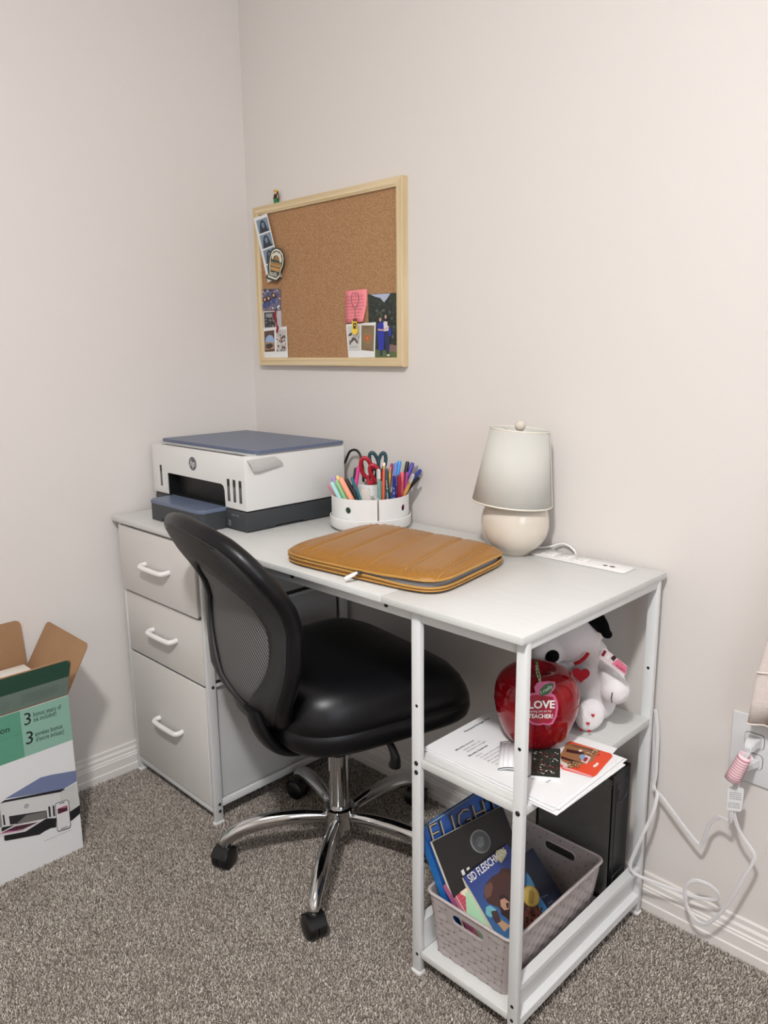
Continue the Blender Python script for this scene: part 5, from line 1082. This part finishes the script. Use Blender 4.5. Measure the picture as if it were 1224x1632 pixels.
# dark navy book
t, cv_, bpn, A, U, D, N = book('plain dark navy paperback tucked under the illustrated one, furthest right in the basket', (1.180, -.368, .172), (0, 1, 0), LN, .158, .135, .008, mat('navy_cover', (40, 46, 66), .35), mat('navy_cover', 0))
text('cover_lettering', 'a novel', bpn.at(864, 1431, .0004), bpn.at(873, 1427, .0004), N, ink(150, 156, 170), cv_, h=.003); text('cover_lettering', 'stories', bpn.at(874, 1441, .0004), bpn.at(881, 1436, .0004), N, ink(130, 136, 150), cv_, h=.003)
# black mesh file box
fb = thing('file_box', (1.21, -.066, .0552), 'black wire mesh file box behind the basket on the bottom shelf', 'file box')
mx0, mx1, my0, my1, mz0, mz1 = 1.124, 1.302, -.114, -.045, .0555, .342
PBK = mat('powder_black', (22, 22, 24), .4)
MSH = mat('wire_mesh_black', (140, 138, 133), .45, .1); nt = MSH.node_tree; b_ = nt.nodes['Principled BSDF']
mb = MB(); s = .0042; r = .00075
def wire(p, q): mb.tube([p, q], r, 4, caps=False)
W_, H_ = mx1-mx0-.008, mz1-mz0-.008
def meshwall(O, U, V, W, H):
    O, U, V = Vector(O), Vector(U), Vector(V); k = -H
    d = s*1.35
    k = -H
    while k < W:
        for sg in (0, 1):
            a, b = (k, 0), (k+H, H)
            t0, t1 = max(0, -k), min(H, W-k)
            if t1 <= t0: continue
            p, q = (k+t0, t0), (k+t1, t1)
            if sg: p, q = (W-p[0], p[1]), (W-q[0], q[1])
            P_, Q_ = O+U*p[0]+V*p[1], O+U*q[0]+V*q[1]; n = (Q_-P_).cross(U.cross(V)).normalized()*r*1.15
            mb.poly([P_-n, P_+n, Q_+n, Q_-n])
        k += d
meshwall((mx0+.004, my0, mz0+.004), (1, 0, 0), (0, 0, 1), W_, H_)
meshwall((mx0+.004, my1, mz0+.004), (1, 0, 0), (0, 0, 1), W_, H_)
tag(obj('wire_mesh', mb, MSH, fb, smooth=0), kind='stuff')
mb = MB()
mb.box(mx0, mx1, my0-.001, my0+.002, mz1-.010, mz1, .0008); mb.box(mx0, mx1, my0-.001, my0+.002, mz0, mz0+.010, .0008); mb.box(mx0, mx0+.006, my0-.001, my0+.002, mz0, mz1, .0008)
mb.box(mx0, mx1, my1-.002, my1+.001, mz1-.010, mz1, .0008); mb.box(mx0, mx1, my1-.002, my1+.001, mz0, mz0+.008, .0008); mb.box(mx0, mx1, my0, my1, mz0, mz0+.0012)
obj('frame', mb, PBK, fb)
for x, sg in ((mx1, 1), (mx0, -1)):
    mb = MB(); mb.box(x-(.0015 if sg > 0 else 0), x+(0 if sg > 0 else .0015), my0, my1, mz0, mz1, .0006); sp = obj('side_plate', mb, PBK, fb)
    if sg > 0:
        def loop(y0, y1, za, zb, rr_):
            P = []
            for cy_, cz_, a0 in ((y1-rr_, zb-rr_, 0), (y0+rr_, zb-rr_, 90), (y0+rr_, za+rr_, 180), (y1-rr_, za+rr_, 270)):
                for k in range(6): a = math.radians(a0+18*k); P.append(Vector((x+.0004, cy_+rr_*math.cos(a), cz_+rr_*math.sin(a))))
            return P
        mb = MB(); mb.tube(loop(my0+.020, my1-.012, mz1-.070, mz1-.028, .014), .0016, 6, closed=True, up=(1, 0, 0)); obj('hand_hole_rim', mb, mat('lighter_black', (54, 54, 56), .35), sp, smooth=60)  # raised rim and ridges, a lighter black than the plate
        mb = MB(); mb.prism(loop(my0+.023, my1-.015, mz1-.067, mz1-.031, .012), (1, 0, 0), .0003); obj('hand_hole', mb, BLK, sp, smooth=0)
        mb = MB(); mb.tube([Vector((x+.0004, yy, zz)) for yy, zz in ((my0+.012, mz0+.06), (my0+.014, mz1-.10), (my0+.012, mz1-.02))], .0010, 6); mb.tube([Vector((x+.0004, yy, zz)) for yy, zz in ((my0+.014, mz0+.02), (my0+.014, mz0+.052), (my1-.012, mz0+.056))], .0010, 6); obj('pressed_ridge', mb, mat('lighter_black', 0), sp, smooth=60)
# folders standing in it
for k in range(3):
    mb = MB(); y = my0+.012+.016*k; mb.box(mx0+.006, mx1-.010, y, y+.005, mz0+.002, mz1-.040-.006*k, .0008)
    tag(obj('folder', mb, mat('black_folder', (24, 24, 26), .6)), ['black folder nearest the front inside the mesh file box', 'black folder in the middle of the mesh file box', 'black folder at the back of the mesh file box'][k], 'folder', 'folders in the file box')

# ------------------------------------------------------------------ wall outlet, cords, curtain
PLT = mat('outlet_white', (222, 222, 222), .35)
ol_ = thing('wall_outlet', (1.52, 0, .372), 'large white double outlet plate on the wall right of the desk', 'outlet')
mb = MB(); mb.box(1.479, 1.566, -.0055, -.0002, .3705, .5065, .0028, seg=3); obj('cover_plate', mb, PLT, ol_)
mb = MB(); mb.lathe([(.0028, 0), (.0022, .001), (0, .0012)], (1.5225, -.0055, .4385), 12, (0, -1, 0)); obj('screw', mb, PLT, ol_)
GRV = mat('shadow_gap', (96, 92, 92), .7)
for zc in (.459, .4185):
    def face_(k): return [Vector((1.5225+k*max(-.0170, min(.0170, .0192*math.cos(a))), -.0056, zc+k*max(-.0142, min(.0142, .0192*math.sin(a))))) for a in [2*math.pi*i/48 for i in range(48)]]
    mb = MB(); mb.prism(face_(1), (0, -1, 0), .0016); rc_ = obj('receptacle', mb, PLT, ol_, smooth=0)
    mb = MB(); mb.tube(face_(1.03), .0006, 5, closed=True, up=(0, 1, 0)); obj('receptacle_gap', mb, GRV, rc_, smooth=60)
    mb = MB(); [mb.box(1.5225+dx-.0008, 1.5225+dx+.0008, -.0076, -.0073, zc+.000, zc+.007) for dx in (-.0062, .0062)]; mb.lathe([(.0022, 0), (0, .0002)], (1.5225, -.0073, zc-.0065), 10, (0, -1, 0)); obj('socket_slot', mb, BLK, rc_, smooth=0)
CRD = mat('white_cord', (222, 220, 220), .35)
def cord(pts, parent, r=.0026, flat=.62, k=8, up=(0, 1, 0), name='cord'):
    mb = MB(); P = smoothpath(pts, k); mb.tube(P, r, 10, up=None, flat=1.0); return obj(name, mb, CRD, parent, smooth=60)
def twin(pts, parent, name='cord', s=.0030, r=.0021):
    """flat two-core cord: two cores side by side"""
    P = smoothpath(pts, 8); n = len(P); A_, B_ = [], []
    for i in range(n):
        t_ = (P[min(i+1, n-1)]-P[max(0, i-1)]).normalized(); w_ = t_.cross(Vector((0, 1, 0)))
        w_ = w_.normalized() if w_.length > 1e-4 else Vector((1, 0, 0)); A_.append(P[i]+w_*s*.5); B_.append(P[i]-w_*s*.5)
    mb = MB(); mb.tube(A_, r, 8); mb.tube(B_, r, 8); return obj(name, mb, CRD, parent, smooth=60)
kx = thing('lamp_plug_cord', (1.52, -.02, .40), 'white flat cord crossing the wall from the desk up to the upper socket', 'power cord')
cA = [PY(-.0180).at(1044, 1130), PY(-.0200).at(1048, 1165), PY(-.0220).at(1047, 1200), PY(-.0220).at(1045, 1235), PY(-.0240).at(1042, 1256), PY(-.0376).at(1056, 1272), PY(-.0406).at(1085, 1311), PY(-.0435).at(1110, 1342), PY(-.0435).at(1118, 1345), PY(-.0464).at(1125, 1330), PY(-.0493).at(1131, 1313), PY(-.0522).at(1144, 1303), PY(-.0551).at(1154, 1305), PY(-.0580).at(1162, 1310), PY(-.0609).at(1165, 1305), PY(-.0623).at(1166, 1290), PY(-.0638).at(1169, 1262), PY(-.0667).at(1177, 1235), PY(-.0667).at(1188, 1208), PY(-.0638).at(1194, 1199)]
twin(cA, kx)
pu = Vector((1.5225, -.0072, .459)); mb = MB()
R_ = [[pu+Vector((sx*w_, y, sz*h_+dz)) for sx, sz in ((-1, -1), (1, -1), (1, 1), (-1, 1))] for y, w_, h_, dz in ((-.0001, .0125, .0085, 0), (-.006, .0125, .0085, 0), (-.013, .0095, .0080, -.001), (-.024, .0085, .0072, -.003), (-.032, .0050, .0050, -.006))]
G_ = mb.grid(R_, None, cv=True); mb.face(G_[0]); mb.face(G_[-1]); bmesh.ops.bevel(mb.b, geom=list(mb.b.edges), offset=.0012, segments=2, affect='EDGES'); obj('plug', mb, PLT, kx)
ky = thing('extension_cord', (1.50, -.03, .10), 'white flat cord looping low against the wall beside the desk leg', 'power cord')
cB = [PY(-.0140).at(1043, 1140), PY(-.0160).at(1042, 1200), PY(-.0200).at(1042, 1250), PY(-.0390).at(1047, 1268), PY(-.0546).at(1040, 1296), PY(-.0702).at(1022, 1335), PY(-.0780).at(1008, 1366), PY(-.0806).at(1004, 1380), PY(-.0780).at(1011, 1392), PY(-.0702).at(1035, 1403), PY(-.0572).at(1070, 1416), PY(-.0468).at(1110, 1430), PY(-.0442).at(1138, 1434), PY(-.0442).at(1145, 1430), PY(-.0468).at(1142, 1421), PY(-.0520).at(1128, 1409), PY(-.0572).at(1108, 1403), PY(-.0598).at(1095, 1409), PY(-.0598).at(1091, 1422), PY(-.0598).at(1095, 1445), PY(-.0624).at(1106, 1463), PY(-.0624).at(1120, 1472), PY(-.0624).at(1136, 1466), PY(-.0624).at(1160, 1441), PY(-.0598).at(1183, 1403), PY(-.0572).at(1200, 1374), PY(-.0559).at(1202, 1362), PY(-.0546).at(1195, 1350), PY(-.0546).at(1180, 1328), PY(-.0572).at(1171, 1303), PY(-.0598).at(1170, 1280), PY(-.0650).at(1174, 1255), PY(-.0650).at(1184, 1225), PY(-.0598).at(1196, 1217)]
twin(cB, ky)
pu = Vector((1.5225, -.0072, .4185)); mb = MB(); R_ = [[pu+Vector((sx*w_+dx, y, sz*h_+dz)) for sx, sz in ((-1, -1), (1, -1), (1, 1), (-1, 1))] for y, w_, h_, dz, dx in ((-.0001, .0125, .0085, 0, 0), (-.008, .0115, .008, 0, 0), (-.022, .007, .0068, -.003, -.003), (-.034, .0045, .0045, -.006, -.006))]
G_ = mb.grid(R_, None, cv=True); mb.face(G_[0]); mb.face(G_[-1]); bmesh.ops.bevel(mb.b, geom=list(mb.b.edges), offset=.0012, segments=2, affect='EDGES'); obj('plug', mb, PLT, ky)
# pink warning tag curled round the cords, and a white one below
axp = [PY(-.066).at(1189, 1204), PY(-.072).at(1167, 1243)]; ax_ = (axp[1]-axp[0]); Lx = ax_.length; ax_.normalize(); e1 = ax_.cross(Vector((0, 1, 0))).normalized(); e2 = ax_.cross(e1); PT = mat('pink_tag', (242, 214, 218), .6)
mb = MB(); rows = [[axp[0]+ax_*(Lx*v/4)+(e1*math.cos(a)+e2*math.sin(a))*(.0105+.002*v/4+.0006*a) for a in [-.2+5.9*k/26 for k in range(27)]] for v in range(5)]; mb.grid(rows); wt = obj('pink_warning_tag', mb, PT, ky, smooth=60); wt['label'] = 'pink striped warning tag'; md = wt.modifiers.new('s', 'SOLIDIFY'); md.thickness = .0003
mb = MB()
for v in range(9):
    f0, f1 = .10+.09*v+(.04 if v > 0 else 0), .127+.09*v+(.04 if v > 0 else .03); m_ = ink(204, 132, 146)
    mb.grid([[axp[0]+ax_*(Lx*f)+(e1*math.cos(a)+e2*math.sin(a))*(.0105+.002*f+.0006*a+.0005) for a in [.1+5.4*k/22 for k in range(23)]] for f in (f0, f1)], m_)
obj('stripe', mb, None, wt, smooth=60)
pl = PY(-.0655); o = flat('white_caution_tag', pl, [(1160, 1256), (1166, 1253), (1184, 1256), (1186, 1259), (1182, 1291), (1179, 1293.5), (1159, 1291), (1158, 1288)], None, None, mat('caution_white', (232, 232, 232), .6), .0005, parent=kx); o['label'] = 'white caution tag with black print'
for k, s in enumerate(('CAUTION RISK OF', 'ELECTRIC SHOCK', 'USE INDOORS ONLY', 'DO NOT REMOVE')): text('tag_print', s, PY(-.0663).at(1163, 1263.5+k*3.2), PY(-.0663).at(1182, 1266+k*3.2), (0, -1, 0), ink(60, 60, 62), o, h=.0020)
for k, s in enumerate(('ATTENTION RISQUE', 'DE CHOC', 'NE PAS ENLEVER')): text('tag_print', s, PY(-.0663).at(1160.5, 1280+k*3.2), PY(-.0663).at(1179.5, 1282.5+k*3.2), (0, -1, 0), ink(60, 60, 62), o, h=.0020)
# curtain: gathered panel on the back wall, its near edge in the picture
CUR = mat('linen_curtain', (226, 214, 206), .9, var=(60, (216, 203, 196), (1, 1, 9)), bump=(500, .25, .001))
cur = thing('curtain', (1.75, -.05, .51), 'pale linen curtain edge hanging beside the outlet at the right', 'curtain')
mb = MB(); rows = []
for i in range(40):
    z = .511+i*(2.20-.511)/39; e_ = np.interp(z, [.51, .60, .615, .70, .78, 1.0, 2.2], [1.523, 1.530, 1.5325, 1.5465, 1.565, 1.60, 1.62]); rows.append([Vector((e_+(2.05-e_)*j/60, -.055+.016*math.sin(j*.55+.3*math.sin(z*3))*min(1, j/3), z)) for j in range(61)])
mb.grid(rows); o = obj('panel', mb, CUR, cur, smooth=60); md = o.modifiers.new('s', 'SOLIDIFY'); md.thickness = .002
for za, dz in ((.5125, .0), (.614, .0)):
    mb = MB(); r0 = [Vector((np.interp(za, [.51, .60, .615, .70], [1.523, 1.530, 1.5325, 1.5465])-.001+.5*j/60, -.0565+.016*math.sin(j*.55)*min(1, j/3)-.001, za)) for j in range(61)]; mb.tube(r0, .0018, 6); obj('hem_fold', mb, CUR, cur, smooth=60)
mb = MB(); mb.tube([(1.50, -.055, 2.205), (2.75, -.055, 2.205)], .010, 12); mb.box(1.53, 1.545, -.055, -.0005, 2.195, 2.215); mb.box(2.70, 2.715, -.055, -.0005, 2.195, 2.215); tag(obj('curtain_rod', mb, WMET), 'white curtain rod above the curtain, outside the picture', 'curtain rod')
